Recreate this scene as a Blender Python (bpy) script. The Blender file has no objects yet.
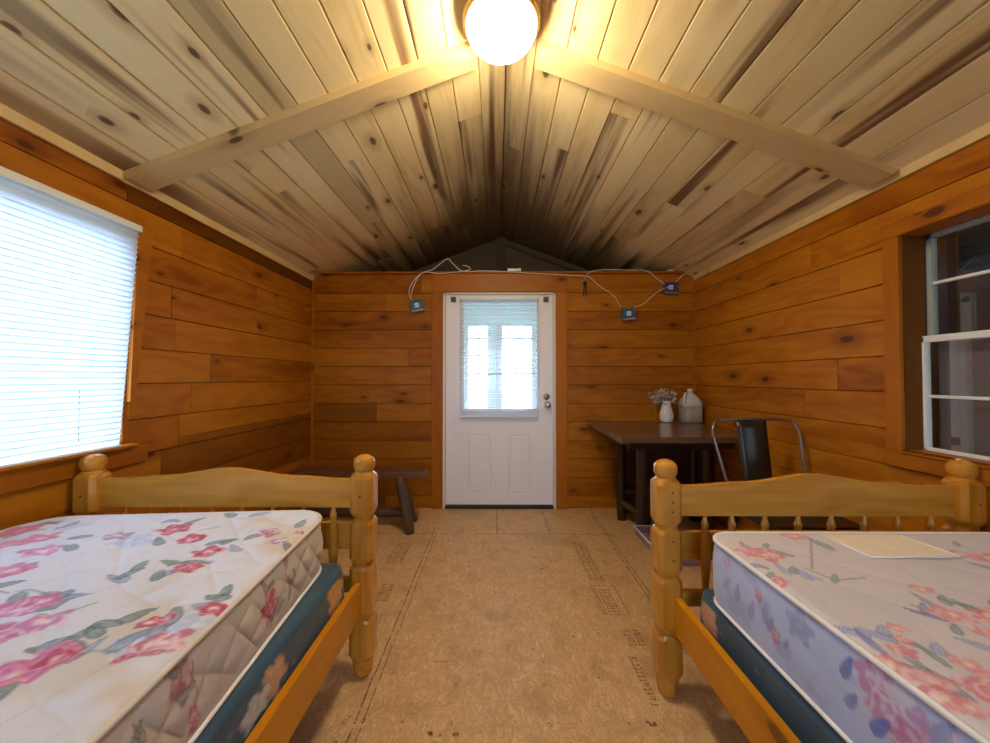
import bpy, math, random
import numpy as np
from mathutils import Vector, Matrix
random.seed(7)
rng = np.random.default_rng(5)
scn = bpy.context.scene
C = scn.collection
PI = math.pi
H = 1.09            # eye height
F = 375.0           # focal length in pixels of the 990 px frame

# ------------------------------------------------------------------ camera, world, exposure
cd = bpy.data.cameras.new('camera'); cam = bpy.data.objects.new('camera', cd); C.objects.link(cam)
cd.sensor_width = 36.0; cd.lens = F / 990 * 36; cd.clip_start = 0.02
cam.location = (0, 0, H)
cam.rotation_euler = (math.radians(90 + 1.0), 0, math.radians(0.3))
scn.camera = cam
scn.view_settings.view_transform = 'Standard'; scn.view_settings.look = 'None'
scn.view_settings.exposure = 1.32; scn.view_settings.gamma = 1.0
scn.view_settings.use_curve_mapping = False
w = bpy.data.worlds.new('sky'); scn.world = w; w.use_nodes = True
bgn = w.node_tree.nodes['Background']
bgn.inputs[0].default_value = (0.55, 0.76, 1.0, 1); bgn.inputs[1].default_value = 5.2
LAMP = 40.0

# ------------------------------------------------------------------ materials
def newmat(name):
    m = bpy.data.materials.new(name); m.use_nodes = True
    nt = m.node_tree
    return m, nt, nt.nodes['Principled BSDF']
def N(nt, t, **kw):
    n = nt.nodes.new(t)
    for k, v in kw.items(): setattr(n, k, v)
    return n
def math_(nt, op, a, b=None, c=None, clamp=False):
    n = nt.nodes.new('ShaderNodeMath'); n.operation = op; n.use_clamp = clamp
    for i, x in enumerate((a, b, c)):
        if x is None: continue
        if isinstance(x, (int, float)): n.inputs[i].default_value = x
        else: nt.links.new(x, n.inputs[i])
    return n.outputs[0]
def mixc(nt, f, a, b, mode='MIX'):
    n = nt.nodes.new('ShaderNodeMix'); n.data_type = 'RGBA'; n.blend_type = mode
    for s, x in ((n.inputs[0], f), (n.inputs[6], a), (n.inputs[7], b)):
        if isinstance(x, (int, float)): s.default_value = x
        elif isinstance(x, tuple): s.default_value = (*x, 1)
        else: nt.links.new(x, s)
    return n.outputs[2]
def sstep(nt, x, lo, hi):
    n = nt.nodes.new('ShaderNodeMapRange'); n.interpolation_type = 'SMOOTHSTEP'
    nt.links.new(x, n.inputs[0]); n.inputs[1].default_value = lo; n.inputs[2].default_value = hi
    return n.outputs[0]
def noise(nt, vec, scale, detail=3, rough=.55, dist=0):
    n = nt.nodes.new('ShaderNodeTexNoise'); n.inputs['Scale'].default_value = scale
    n.inputs['Detail'].default_value = detail; n.inputs['Roughness'].default_value = rough
    n.inputs['Distortion'].default_value = dist
    if vec is not None: nt.links.new(vec, n.inputs['Vector'])
    return n.outputs[0]

def simple(name, col, rough=.5, metal=0, spec=.5, bump=0, bscale=200, var=0, coat=0):
    m, nt, b = newmat(name)
    b.inputs['Roughness'].default_value = rough; b.inputs['Metallic'].default_value = metal
    b.inputs['Specular IOR Level'].default_value = spec
    b.inputs['Coat Weight'].default_value = coat
    tc = N(nt, 'ShaderNodeTexCoord')
    nz = noise(nt, tc.outputs['Object'], 12, 3)
    d = tuple(c * (1 - var) for c in col)
    nt.links.new(mixc(nt, nz, d, tuple(col)), b.inputs['Base Color'])
    if bump:
        nb = noise(nt, tc.outputs['Object'], bscale, 2)
        bp = N(nt, 'ShaderNodeBump'); bp.inputs['Strength'].default_value = bump; bp.inputs['Distance'].default_value = .002
        nt.links.new(nb, bp.inputs['Height']); nt.links.new(bp.outputs[0], b.inputs['Normal'])
    return m

def wood(name, light, mid, dark, rough=.45, knots=.35, kcol=(.06, .02, .008), streak=0, scol=(.10, .06, .04),
         coat=0, vary=.35, ringscale=1.0, grain=.5, spec=.5, far_brown=False):
    """boards: UV x runs along the grain in metres, y across; 'brd' colour = (random, darkness, 0)"""
    m, nt, b = newmat(name)
    b.inputs['Roughness'].default_value = rough; b.inputs['Coat Weight'].default_value = coat
    b.inputs['Specular IOR Level'].default_value = spec
    b.inputs['Coat Roughness'].default_value = .12
    uv = N(nt, 'ShaderNodeUVMap')
    at = N(nt, 'ShaderNodeAttribute', attribute_name='brd')
    sa = N(nt, 'ShaderNodeSeparateColor'); nt.links.new(at.outputs[0], sa.inputs[0])
    rnd, drk = sa.outputs[0], sa.outputs[1]
    su = N(nt, 'ShaderNodeSeparateXYZ'); nt.links.new(uv.outputs[0], su.inputs[0])
    zr = math_(nt, 'MULTIPLY', rnd, 37.0)
    def vec(fx, fy):
        c = N(nt, 'ShaderNodeCombineXYZ')
        nt.links.new(math_(nt, 'MULTIPLY', su.outputs[0], fx), c.inputs[0])
        nt.links.new(math_(nt, 'MULTIPLY', su.outputs[1], fy), c.inputs[1])
        nt.links.new(zr, c.inputs[2]); return c.outputs[0]
    broad = noise(nt, vec(1.1, 6), 1.0, 3)
    fine = noise(nt, vec(3.0, 90), 1.0, 3, .6)
    # cathedral rings
    warp = noise(nt, vec(1.3 * ringscale, 5 * ringscale), 1.0, 2)
    ph = math_(nt, 'MULTIPLY_ADD', warp, 46.0 * ringscale, math_(nt, 'MULTIPLY', su.outputs[1], 40.0))
    ring = math_(nt, 'MULTIPLY_ADD', math_(nt, 'SINE', ph), .5, .5)
    f1 = math_(nt, 'ADD', math_(nt, 'MULTIPLY', broad, 1.0), math_(nt, 'MULTIPLY', ring, .28 * grain))
    f1 = math_(nt, 'ADD', f1, math_(nt, 'MULTIPLY', fine, .55 * grain))
    f1 = math_(nt, 'MULTIPLY_ADD', rnd, vary, f1)
    f = sstep(nt, f1, .35 + .2 * grain, 1.15 + .35 * grain)
    col = mixc(nt, f, light, mid)
    f2 = sstep(nt, f1, .85 + .3 * grain, 1.5 + .45 * grain)
    col = mixc(nt, f2, col, dark)
    if streak:
        s1 = noise(nt, vec(.42, 9), 1.0, 3, .5)
        f3 = math_(nt, 'MULTIPLY', sstep(nt, s1, .515, .63), streak)
        # streaks mostly hug some boards
        f3 = math_(nt, 'MULTIPLY', f3, sstep(nt, noise(nt, vec(.9, 2.2), 1.0, 1), .34, .58))
        col = mixc(nt, f3, col, scol)
    if far_brown:
        # irregular brown tone, stronger near the ridge and towards the far end
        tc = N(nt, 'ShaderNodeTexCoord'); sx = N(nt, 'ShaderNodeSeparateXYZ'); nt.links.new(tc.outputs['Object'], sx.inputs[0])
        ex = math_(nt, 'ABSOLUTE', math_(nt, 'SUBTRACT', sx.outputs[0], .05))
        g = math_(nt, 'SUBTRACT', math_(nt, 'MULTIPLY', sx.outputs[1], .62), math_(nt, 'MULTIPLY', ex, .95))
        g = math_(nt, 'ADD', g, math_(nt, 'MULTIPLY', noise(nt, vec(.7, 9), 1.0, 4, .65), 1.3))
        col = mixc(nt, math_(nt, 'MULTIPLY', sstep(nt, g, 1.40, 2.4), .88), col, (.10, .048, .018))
    if knots:
        vo = N(nt, 'ShaderNodeTexVoronoi'); vo.inputs['Scale'].default_value = 1
        nt.links.new(vec(3.0, 6.5), vo.inputs['Vector']); vo.voronoi_dimensions = '2D'
        vo2 = N(nt, 'ShaderNodeSeparateColor'); nt.links.new(vo.outputs['Color'], vo2.inputs[0])
        on = math_(nt, 'LESS_THAN', vo2.outputs[0], knots)
        rad = math_(nt, 'MULTIPLY_ADD', vo2.outputs[1], .09, .045)
        nd = math_(nt, 'DIVIDE', vo.outputs['Distance'], rad)
        nd = math_(nt, 'ADD', nd, math_(nt, 'MULTIPLY', fine, .35))
        k = math_(nt, 'MULTIPLY', math_(nt, 'SUBTRACT', 1.0, sstep(nt, nd, .75, 1.25)), on)
        halo = math_(nt, 'MULTIPLY', math_(nt, 'SUBTRACT', 1.0, sstep(nt, nd, 1.0, 3.4)), on)
        col = mixc(nt, math_(nt, 'MULTIPLY', halo, .45), col, dark)
        col = mixc(nt, math_(nt, 'MULTIPLY', k, .85), col, kcol)
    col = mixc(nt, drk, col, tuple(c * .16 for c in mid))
    nt.links.new(col, b.inputs['Base Color'])
    bp = N(nt, 'ShaderNodeBump'); bp.inputs['Strength'].default_value = .25; bp.inputs['Distance'].default_value = .001
    nt.links.new(fine, bp.inputs['Height']); nt.links.new(bp.outputs[0], b.inputs['Normal'])
    return m

M = {}
M['wall'] = wood('honey_stained_pine', (.54, .195, .010), (.33, .090, .003), (.12, .022, .001), rough=.40, knots=.16,
                 kcol=(.07, .014, .002), vary=.32, coat=0, spec=.2, grain=.75)
M['trim'] = wood('honey_trim_pine', (.44, .145, .006), (.33, .09, .003), (.22, .055, .003), rough=.42, knots=.25, coat=0, spec=.22)
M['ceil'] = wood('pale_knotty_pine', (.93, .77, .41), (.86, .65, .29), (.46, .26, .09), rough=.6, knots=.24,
                 kcol=(.075, .028, .012), streak=.95, scol=(.18, .080, .028), vary=.42, grain=.45, far_brown=True)
M['beam'] = wood('new_pine_board', (.74, .54, .25), (.62, .41, .16), (.36, .20, .07), rough=.55, knots=.25, vary=.2)
M['bed'] = wood('varnished_bed_pine', (.76, .37, .060), (.56, .22, .020), (.28, .080, .005), rough=.2, knots=.12,
                kcol=(.16, .05, .01), coat=.4, spec=.3, vary=.25, ringscale=.9, grain=.95)
M['post'] = wood('amber_varnished_post', (.66, .30, .040), (.46, .165, .012), (.24, .06, .003), rough=.16, knots=.12, kcol=(.16, .05, .01), coat=.5, spec=.4, vary=.25, grain=.95)
M['rail'] = wood('golden_varnished_rail', (.68, .27, .006), (.54, .18, .004), (.34, .09, .003), rough=.3, knots=.15,
                 kcol=(.16, .04, .01), coat=.15, vary=.2, spec=.25)
M['walnut'] = wood('dark_walnut_stain', (.040, .018, .010), (.024, .011, .006), (.014, .007, .004), rough=.33, knots=.1, coat=.25)
M['logdark'] = wood('dark_log', (.095, .052, .030), (.06, .032, .018), (.018, .010, .006), rough=.55, knots=.2)
M['benchtop'] = wood('red_brown_bench_top', (.16, .065, .03), (.11, .04, .018), (.05, .018, .008), rough=.45)
M['tabletop'] = wood('worn_brown_tabletop', (.15, .078, .042), (.095, .047, .024), (.035, .018, .01), rough=.30, knots=.2, coat=.35)
M['gable'] = wood('weathered_gable_board', (.12, .085, .055), (.075, .05, .03), (.03, .02, .012), rough=.8, knots=.2)
M['white'] = simple('white_paint', (.88, .85, .88), .38, var=.04)
M['frame'] = simple('cream_jamb_paint', (.76, .70, .58), .45, var=.06)
M['vinyl'] = simple('white_vinyl', (.78, .82, .80), .35)
M['shadevinyl'] = simple('shaded_green_grey_vinyl', (.36, .42, .38), .4)  # vinyl with shade put into its colour, for the upper sash
M['black'] = simple('black_rubber', (.012, .011, .010), .6)
M['bronze'] = simple('dark_bronze', (.09, .07, .05), .4, metal=.6)
M['nickel'] = simple('brushed_nickel', (.62, .60, .57), .25, metal=1)
M['brass'] = simple('antique_brass', (.42, .27, .10), .35, metal=.8)
M['gun'] = simple('gunmetal_paint', (.060, .052, .047), .32, metal=.7, var=.3)
M['gunlight'] = simple('worn_steel_tube', (.30, .27, .25), .28, metal=.85, var=.3)
M['bluebox'] = simple('blue_plastic', (.03, .16, .30), .4)
M['cable'] = simple('white_cable_jacket', (.88, .76, .64), .5, var=.2)
M['outlet'] = simple('white_outlet_plastic', (.75, .76, .76), .35)
M['steel'] = simple('galvanised_steel', (.62, .60, .56), .4, metal=.8)
M['pot'] = simple('white_glazed_ceramic', (.80, .76, .72), .3, var=.06)
M['pipingw'] = simple('white_binding', (.88, .87, .90), .6, bump=.3)
M['pipingc'] = simple('cream_binding', (.80, .72, .64), .6, var=.1, bump=.3)
M['label'] = simple('cream_fabric_label', (.92, .81, .66), .7, var=.08)
M['pale'] = simple('pale_aqua_paint', (.78, .90, .88), .6)
M['snow'] = simple('pale_ground', (.35, .36, .32), .9, var=.3)
M['foliage'] = simple('dark_hedge_green', (.03, .06, .03), .9, var=.6)
M['darkbox'] = simple('dark_enclosure', (.07, .065, .06), .8, var=.3)
M['lilac'] = simple('lilac_plastic', (.30, .20, .33), .25)
M['ink'] = None

def osb():
    m, nt, b = newmat('osb_subfloor')
    tc = N(nt, 'ShaderNodeTexCoord'); co = tc.outputs['Object']
    n0 = noise(nt, co, 9, 4)
    v = N(nt, 'ShaderNodeTexVoronoi'); v.inputs['Scale'].default_value = 105
    wv = N(nt, 'ShaderNodeVectorMath'); wv.operation = 'MULTIPLY'; wv.inputs[1].default_value = (1, .45, 1)
    nw = N(nt, 'ShaderNodeTexNoise'); nw.inputs['Scale'].default_value = 14; nt.links.new(co, nw.inputs['Vector'])
    ad = N(nt, 'ShaderNodeVectorMath'); ad.operation = 'MULTIPLY_ADD'
    nt.links.new(nw.outputs[1], ad.inputs[0]); ad.inputs[1].default_value = (.05, .05, 0); nt.links.new(co, ad.inputs[2])
    nt.links.new(ad.outputs[0], wv.inputs[0]); nt.links.new(wv.outputs[0], v.inputs['Vector'])
    sc = N(nt, 'ShaderNodeSeparateColor'); nt.links.new(v.outputs['Color'], sc.inputs[0])
    fine = noise(nt, co, 130, 3, .7)
    col = mixc(nt, sc.outputs[0], (.70, .45, .22), (.60, .36, .16))
    col = mixc(nt, math_(nt, 'MULTIPLY', sstep(nt, sc.outputs[1], .80, .98), .5), col, (.84, .60, .34))
    col = mixc(nt, math_(nt, 'MULTIPLY', sstep(nt, fine, .50, .68), .55), col, (.30, .15, .06))
    col = mixc(nt, math_(nt, 'MULTIPLY', sstep(nt, n0, .45, .7), .30), col, (.30, .16, .075))
    bl = noise(nt, co, 2.2, 3)
    col = mixc(nt, math_(nt, 'MULTIPLY', sstep(nt, bl, .52, .72), .35), col, (.27, .16, .09))
    # small dark flecks
    v2 = N(nt, 'ShaderNodeTexVoronoi'); v2.inputs['Scale'].default_value = 17; nt.links.new(co, v2.inputs['Vector'])
    s2 = N(nt, 'ShaderNodeSeparateColor'); nt.links.new(v2.outputs['Color'], s2.inputs[0])
    fl = math_(nt, 'MULTIPLY', math_(nt, 'LESS_THAN', v2.outputs['Distance'], .09), math_(nt, 'GREATER_THAN', s2.outputs[2], .78))
    col = mixc(nt, math_(nt, 'MULTIPLY', fl, .6), col, (.09, .045, .02))
    nt.links.new(col, b.inputs['Base Color'])
    b.inputs['Roughness'].default_value = .42; b.inputs['Specular IOR Level'].default_value = .45
    bp = N(nt, 'ShaderNodeBump'); bp.inputs['Strength'].default_value = .3; bp.inputs['Distance'].default_value = .001
    nt.links.new(fine, bp.inputs['Height']); nt.links.new(bp.outputs[0], b.inputs['Normal'])
    return m
M['osb'] = osb()

def glass(name, tint=(1, 1, 1), refl=1.0, haze=None):
    m, nt, b = newmat(name); nt.nodes.remove(b)
    out = nt.nodes['Material Output']
    t = N(nt, 'ShaderNodeBsdfTransparent'); t.inputs[0].default_value = (*tint, 1)
    g = N(nt, 'ShaderNodeBsdfGlossy'); g.inputs['Roughness'].default_value = .02
    fr = N(nt, 'ShaderNodeFresnel'); fr.inputs[0].default_value = 1.5
    mx = N(nt, 'ShaderNodeMixShader'); nt.links.new(math_(nt, 'MULTIPLY', fr.outputs[0], refl, clamp=True), mx.inputs[0])
    nt.links.new(t.outputs[0], mx.inputs[1]); nt.links.new(g.outputs[0], mx.inputs[2])
    nt.links.new(mx.outputs[0], out.inputs[0])
    return m
M['glass'] = glass('window_glass')
def mesh_screen():
    m, nt, b = newmat('insect_screen'); out = nt.nodes['Material Output']
    t = N(nt, 'ShaderNodeBsdfTransparent')
    b.inputs['Base Color'].default_value = (.30, .31, .33, 1); b.inputs['Roughness'].default_value = .7
    mx = N(nt, 'ShaderNodeMixShader'); mx.inputs[0].default_value = .45
    nt.links.new(t.outputs[0], mx.inputs[1]); nt.links.new(b.outputs[0], mx.inputs[2]); nt.links.new(mx.outputs[0], out.inputs[0])
    return m
M['screen'] = mesh_screen()
def slat_mat(name, tcol):
    m, nt, b = newmat(name); out = nt.nodes['Material Output']
    b.inputs['Base Color'].default_value = (.80, .84, .86, 1); b.inputs['Roughness'].default_value = .4
    tr = N(nt, 'ShaderNodeBsdfTranslucent'); tr.inputs[0].default_value = (*tcol, 1)
    mx = N(nt, 'ShaderNodeMixShader'); mx.inputs[0].default_value = .5
    nt.links.new(b.outputs[0], mx.inputs[1]); nt.links.new(tr.outputs[0], mx.inputs[2]); nt.links.new(mx.outputs[0], out.inputs[0])
    return m
M['slat'] = slat_mat('white_vinyl_slat', (.54, .64, .78))
M['doorslat'] = slat_mat('thin_white_slat', (.92, .97, 1.0))
def fabric(name, rough=.75, bumpscale=900, sheen=.2):
    m, nt, b = newmat(name)
    at = N(nt, 'ShaderNodeAttribute', attribute_name='print')
    nt.links.new(at.outputs[0], b.inputs['Base Color'])
    b.inputs['Roughness'].default_value = rough; b.inputs['Sheen Weight'].default_value = sheen
    tc = N(nt, 'ShaderNodeTexCoord')
    nb = noise(nt, tc.outputs['Object'], bumpscale, 1)
    bp = N(nt, 'ShaderNodeBump'); bp.inputs['Strength'].default_value = .15; bp.inputs['Distance'].default_value = .001
    nt.links.new(nb, bp.inputs['Height']); nt.links.new(bp.outputs[0], b.inputs['Normal'])
    return m
M['fabric'] = fabric('printed_ticking')
M['satin'] = fabric('printed_satin', .38, 500, .1)
def emis(name, col, s):
    m, nt, b = newmat(name)
    b.inputs['Base Color'].default_value = (.9, .9, .88, 1)
    b.inputs['Emission Color'].default_value = (*col, 1); b.inputs['Emission Strength'].default_value = s
    return m
M['lamp'] = emis('lit_opal_glass', (1.0, .83, .56), LAMP)
def ink():
    m, nt, b = newmat('grey_stamp_ink'); out = nt.nodes['Material Output']
    b.inputs['Base Color'].default_value = (.07, .05, .04, 1); b.inputs['Roughness'].default_value = .6
    tc = N(nt, 'ShaderNodeTexCoord'); nz = noise(nt, tc.outputs['Object'], 70, 3, .7)
    t = N(nt, 'ShaderNodeBsdfTransparent'); mx = N(nt, 'ShaderNodeMixShader')
    nt.links.new(math_(nt, 'MULTIPLY', sstep(nt, nz, .30, .55), .62), mx.inputs[0])
    nt.links.new(t.outputs[0], mx.inputs[1]); nt.links.new(b.outputs[0], mx.inputs[2]); nt.links.new(mx.outputs[0], out.inputs[0])
    return m
M['ink'] = ink()
def milky():
    m, nt, b = newmat('milky_plastic')
    b.inputs['Base Color'].default_value = (.70, .66, .60, 1); b.inputs['Roughness'].default_value = .35
    b.inputs['Subsurface Weight'].default_value = .2; b.inputs['Transmission Weight'].default_value = .25
    return m
M['jug'] = milky()
M['water'] = simple('greyish_water_in_jug', (.34, .29, .27), .3)
M['dried'] = simple('dried_flower_heads', (.62, .46, .42), .9, var=.4)
M['stem'] = simple('dried_stems', (.20, .12, .08), .9)

# ------------------------------------------------------------------ mesh builder
class MB:
    def __init__(s): s.v = []; s.f = []; s.uv = []; s.c = []; s.sm = []
    def add(s, vs, fs, uvs=None, c=(.5, 0), smooth=False):
        o = len(s.v); s.v += [tuple(v) for v in vs]
        for i, f in enumerate(fs):
            s.f.append([o + k for k in f]); s.c.append(c); s.sm.append(smooth)
            s.uv.append([uvs(vs[k], i) for k in f] if uvs else [(vs[k][0], vs[k][2]) for k in f])
    def box(s, lo, hi, axis=0, dark=0, rnd=None, bev=0, mat=None, shear=None):
        """bevelled box; axis = grain direction"""
        lo = list(lo); hi = list(hi)
        for i in range(3):
            if lo[i] > hi[i]: lo[i], hi[i] = hi[i], lo[i]
        b = min(bev, .45 * min(hi[i] - lo[i] for i in range(3)))
        vs = []; fs = []
        if b <= 0:
            vs = [(x, y, z) for x in (lo[0], hi[0]) for y in (lo[1], hi[1]) for z in (lo[2], hi[2])]
            fs = [(0, 1, 3, 2), (4, 6, 7, 5), (0, 4, 5, 1), (2, 3, 7, 6), (0, 2, 6, 4), (1, 5, 7, 3)]
        else:
            idx = {}
            for sx in (0, 1):
                for sy in (0, 1):
                    for sz in (0, 1):
                        cx = (lo[0], hi[0])[sx]; cy = (lo[1], hi[1])[sy]; cz = (lo[2], hi[2])[sz]
                        dx = (b, -b)[sx]; dy = (b, -b)[sy]; dz = (b, -b)[sz]
                        for a, p in enumerate(((cx, cy + dy, cz + dz), (cx + dx, cy, cz + dz), (cx + dx, cy + dy, cz))):
                            idx[(sx, sy, sz, a)] = len(vs); vs.append(p)
            S = (0, 1)
            for sx in S: fs.append([idx[(sx, a, c, 0)] for a, c in ((0, 0), (1, 0), (1, 1), (0, 1))][::(-1 if sx == 0 else 1)])
            for sy in S: fs.append([idx[(a, sy, c, 1)] for a, c in ((0, 0), (1, 0), (1, 1), (0, 1))][::(1 if sy == 0 else -1)])
            for sz in S: fs.append([idx[(a, c, sz, 2)] for a, c in ((0, 0), (1, 0), (1, 1), (0, 1))][::(-1 if sz == 0 else 1)])
            for sy in S:
                for sz in S: fs.append([idx[(0, sy, sz, 1)], idx[(1, sy, sz, 1)], idx[(1, sy, sz, 2)], idx[(0, sy, sz, 2)]])
            for sx in S:
                for sz in S: fs.append([idx[(sx, 0, sz, 0)], idx[(sx, 1, sz, 0)], idx[(sx, 1, sz, 2)], idx[(sx, 0, sz, 2)]])
            for sx in S:
                for sy in S: fs.append([idx[(sx, sy, 0, 0)], idx[(sx, sy, 1, 0)], idx[(sx, sy, 1, 1)], idx[(sx, sy, 0, 1)]])
            for sx in S:
                for sy in S:
                    for sz in S: fs.append([idx[(sx, sy, sz, a)] for a in range(3)])
        if mat is not None: 
            raw = vs; vs = [tuple(mat @ Vector(v)) for v in vs]
        else: raw = vs
        r = random.random() if rnd is None else rnd
        ou = r * 53.0; o1, o2 = [i for i in range(3) if i != axis]
        lut = {tuple(v): q for v, q in zip(vs, raw)}
        s.add(vs, fs, lambda v, i: (lut[tuple(v)][axis] + ou, lut[tuple(v)][o1] + lut[tuple(v)][o2] + r * 7), (r, dark))
    def tube(s, pts, rad, seg=10, cap=True, rnd=None, dark=0):
        pts = [Vector(p) for p in pts]; n = len(pts)
        rads = rad if isinstance(rad, (list, tuple)) else [rad] * n
        r = random.random() if rnd is None else rnd
        vs = []; L = 0; Ls = []
        up = None
        for i, p in enumerate(pts):
            t = (pts[min(i + 1, n - 1)] - pts[max(i - 1, 0)]).normalized()
            if up is None:
                up = Vector((0, 0, 1)) if abs(t.z) < .9 else Vector((1, 0, 0))
            a = (up - t * up.dot(t)).normalized(); up = a; bb = t.cross(a)
            if i: L += (p - pts[i - 1]).length
            Ls.append(L)
            for k in range(seg):
                an = 2 * PI * k / seg
                vs.append(tuple(p + (a * math.cos(an) + bb * math.sin(an)) * rads[i]))
        fs = []
        for i in range(n - 1):
            for k in range(seg):
                fs.append((i * seg + k, i * seg + (k + 1) % seg, (i + 1) * seg + (k + 1) % seg, (i + 1) * seg + k))
        o = len(s.v); s.v += vs
        for j, f in enumerate(fs):
            s.f.append([o + q for q in f]); s.c.append((r, dark)); s.sm.append(True)
            k = j % seg; i = j // seg; w = 2 * PI * rads[i] / seg
            s.uv.append([(Ls[i] + r * 53, k * w), (Ls[i] + r * 53, (k + 1) * w), (Ls[i + 1] + r * 53, (k + 1) * w), (Ls[i + 1] + r * 53, k * w)])
        if cap:
            for base, rev in ((0, True), ((n - 1) * seg, False)):
                f = [o + base + k for k in range(seg)]
                s.f.append(f[::-1] if rev else f); s.c.append((r, dark)); s.sm.append(False); s.uv.append([(0, 0)] * seg)
    def lathe(s, prof, c=(0, 0, 0), seg=24, chamf=None, rnd=None, smooth=True, axis='z'):
        """prof: (height, radius[, squareness])"""
        r0 = random.random() if rnd is None else rnd
        vs = []
        for p in prof:
            h, r = p[0], p[1]; q = p[2] if len(p) > 2 else 0
            for k in range(seg):
                a = 2 * PI * k / seg; co, si = math.cos(a), math.sin(a)
                rr = r
                if q:
                    sq = min(r / max(abs(co), abs(si)), r * 1.66 / (abs(co) + abs(si)))
                    rr = r + (sq - r) * q
                if axis == 'z': vs.append((c[0] + rr * co, c[1] + rr * si, c[2] + h))
                elif axis == 'y': vs.append((c[0] + rr * co, c[1] + h, c[2] - rr * si))
                else: vs.append((c[0] + h, c[1] + rr * co, c[2] + rr * si))
        n = len(prof); o = len(s.v); s.v += vs
        for i in range(n - 1):
            for k in range(seg):
                k2 = (k + 1) % seg
                s.f.append([o + i * seg + k, o + i * seg + k2, o + (i + 1) * seg + k2, o + (i + 1) * seg + k])
                s.c.append((r0, 0)); s.sm.append(smooth)
                R = max(prof[i][1], .02)
                def U(kk, ii): return (prof[ii][0] + r0 * 53, kk * 2 * PI * R / seg + r0 * 5)
                s.uv.append([U(k, i), U(k + 1, i), U(k + 1, i + 1), U(k, i + 1)])
        for base, rev in ((0, True), ((n - 1) * seg, False)):
            f = [o + base + k for k in range(seg)]
            s.f.append(f[::-1] if rev else f); s.c.append((r0, 0)); s.sm.append(smooth); s.uv.append([(r0, 0)] * seg)
    def prism(s, poly, plane, a, b, rnd=None, dark=0):
        """poly 2-D points extruded between a and b; plane 'xz' (extrude y), 'yz' (extrude x), 'xy' (extrude z). grain along first coord"""
        r = random.random() if rnd is None else rnd
        def P(p, d):
            return {'xz': (p[0], d, p[1]), 'yz': (d, p[0], p[1]), 'xy': (p[0], p[1], d)}[plane]
        n = len(poly); vs = [P(p, a) for p in poly] + [P(p, b) for p in poly]
        o = len(s.v); s.v += vs
        def put(f, uv):
            s.f.append([o + q for q in f]); s.c.append((r, dark)); s.sm.append(False); s.uv.append(uv)
        u = [(p[0] + r * 53, p[1] + r * 7) for p in poly]
        put(list(range(n)), u); put(list(range(2 * n - 1, n - 1, -1)), u[::-1])
        for i in range(n):
            j = (i + 1) % n
            put([i, j, n + j, n + i][::-1], [u[i], u[j], (u[j][0], u[j][1] + abs(b - a)), (u[i][0], u[i][1] + abs(b - a))][::-1])
    def build(s, name, mat, parent=None, fix=True):
        me = bpy.data.meshes.new(name); me.from_pydata(s.v, [], s.f)
        uvl = me.uv_layers.new(name='UVMap'); flat = [x for f in s.uv for p in f for x in p[:2]]
        uvl.data.foreach_set('uv', flat)
        at = me.color_attributes.new('brd', 'FLOAT_COLOR', 'CORNER')
        cols = []
        for f, c in zip(s.f, s.c): cols += [c[0], c[1], 0, 1] * len(f)
        at.data.foreach_set('color', cols)
        me.polygons.foreach_set('use_smooth', s.sm)
        me.materials.append(M[mat] if isinstance(mat, str) else mat)
        me.update()
        if fix:
            import bmesh
            bm = bmesh.new(); bm.from_mesh(me); bmesh.ops.recalc_face_normals(bm, faces=bm.faces); bm.to_mesh(me); bm.free()
        o = bpy.data.objects.new(name, me); C.objects.link(o)
        if parent: o.parent = parent
        return o

def tag(o, label=None, cat=None, group=None, kind=None):
    if label: o['label'] = label
    if cat: o['category'] = cat
    if group: o['group'] = group
    if kind: o['kind'] = kind
    return o
def empty(name, loc, rz=0):
    o = bpy.data.objects.new(name, None); C.objects.link(o); o.location = loc; o.rotation_euler.z = rz
    o.empty_display_size = .1
    return o
def struct(o, label=None, cat=None):
    return tag(o, label, cat, kind='structure')
def arcsmooth(pts, n=6):
    """Catmull-Rom through points"""
    P = [Vector(p) for p in pts]; P = [P[0] * 2 - P[1]] + P + [P[-1] * 2 - P[-2]]
    out = []
    for i in range(1, len(P) - 2):
        for k in range(n):
            t = k / n
            a, b, c, d = P[i - 1], P[i], P[i + 1], P[i + 2]
            out.append(.5 * ((2 * b) + (-a + c) * t + (2 * a - 5 * b + 4 * c - d) * t * t + (-a + 3 * b - 3 * c + d) * t ** 3))
    out.append(P[-2]); return out
def bw(x, y, Y=3.16):     # a point of the back wall plane from the survey drawing
    return ((x - 497) * Y / F, Y, H + (378 - y) * Y / F)

# ------------------------------------------------------------------ room dimensions
XL, XR, YB, YF = -1.567, 1.67, 3.16, -1.8
XM = .042; ZW = 1.94; SL = .379
def zc(x): return ZW + SL * ((x - XL) if x < XM else (XR - x)) * (1 if x < XM else (XM - XL) / (XR - XM))
ZA = zc(XM)
YG = 3.88
# floor
mb = MB()
mb.add([(XL - .2, YF - .2, 0), (XR + .2, YF - .2, 0), (XR + .2, YG, 0), (XL - .2, YG, 0)], [(0, 1, 2, 3)])
floor_ob = struct(mb.build('floor', 'osb'), 'bare oriented strand board subfloor with faded grading stamps', 'floor')
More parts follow.
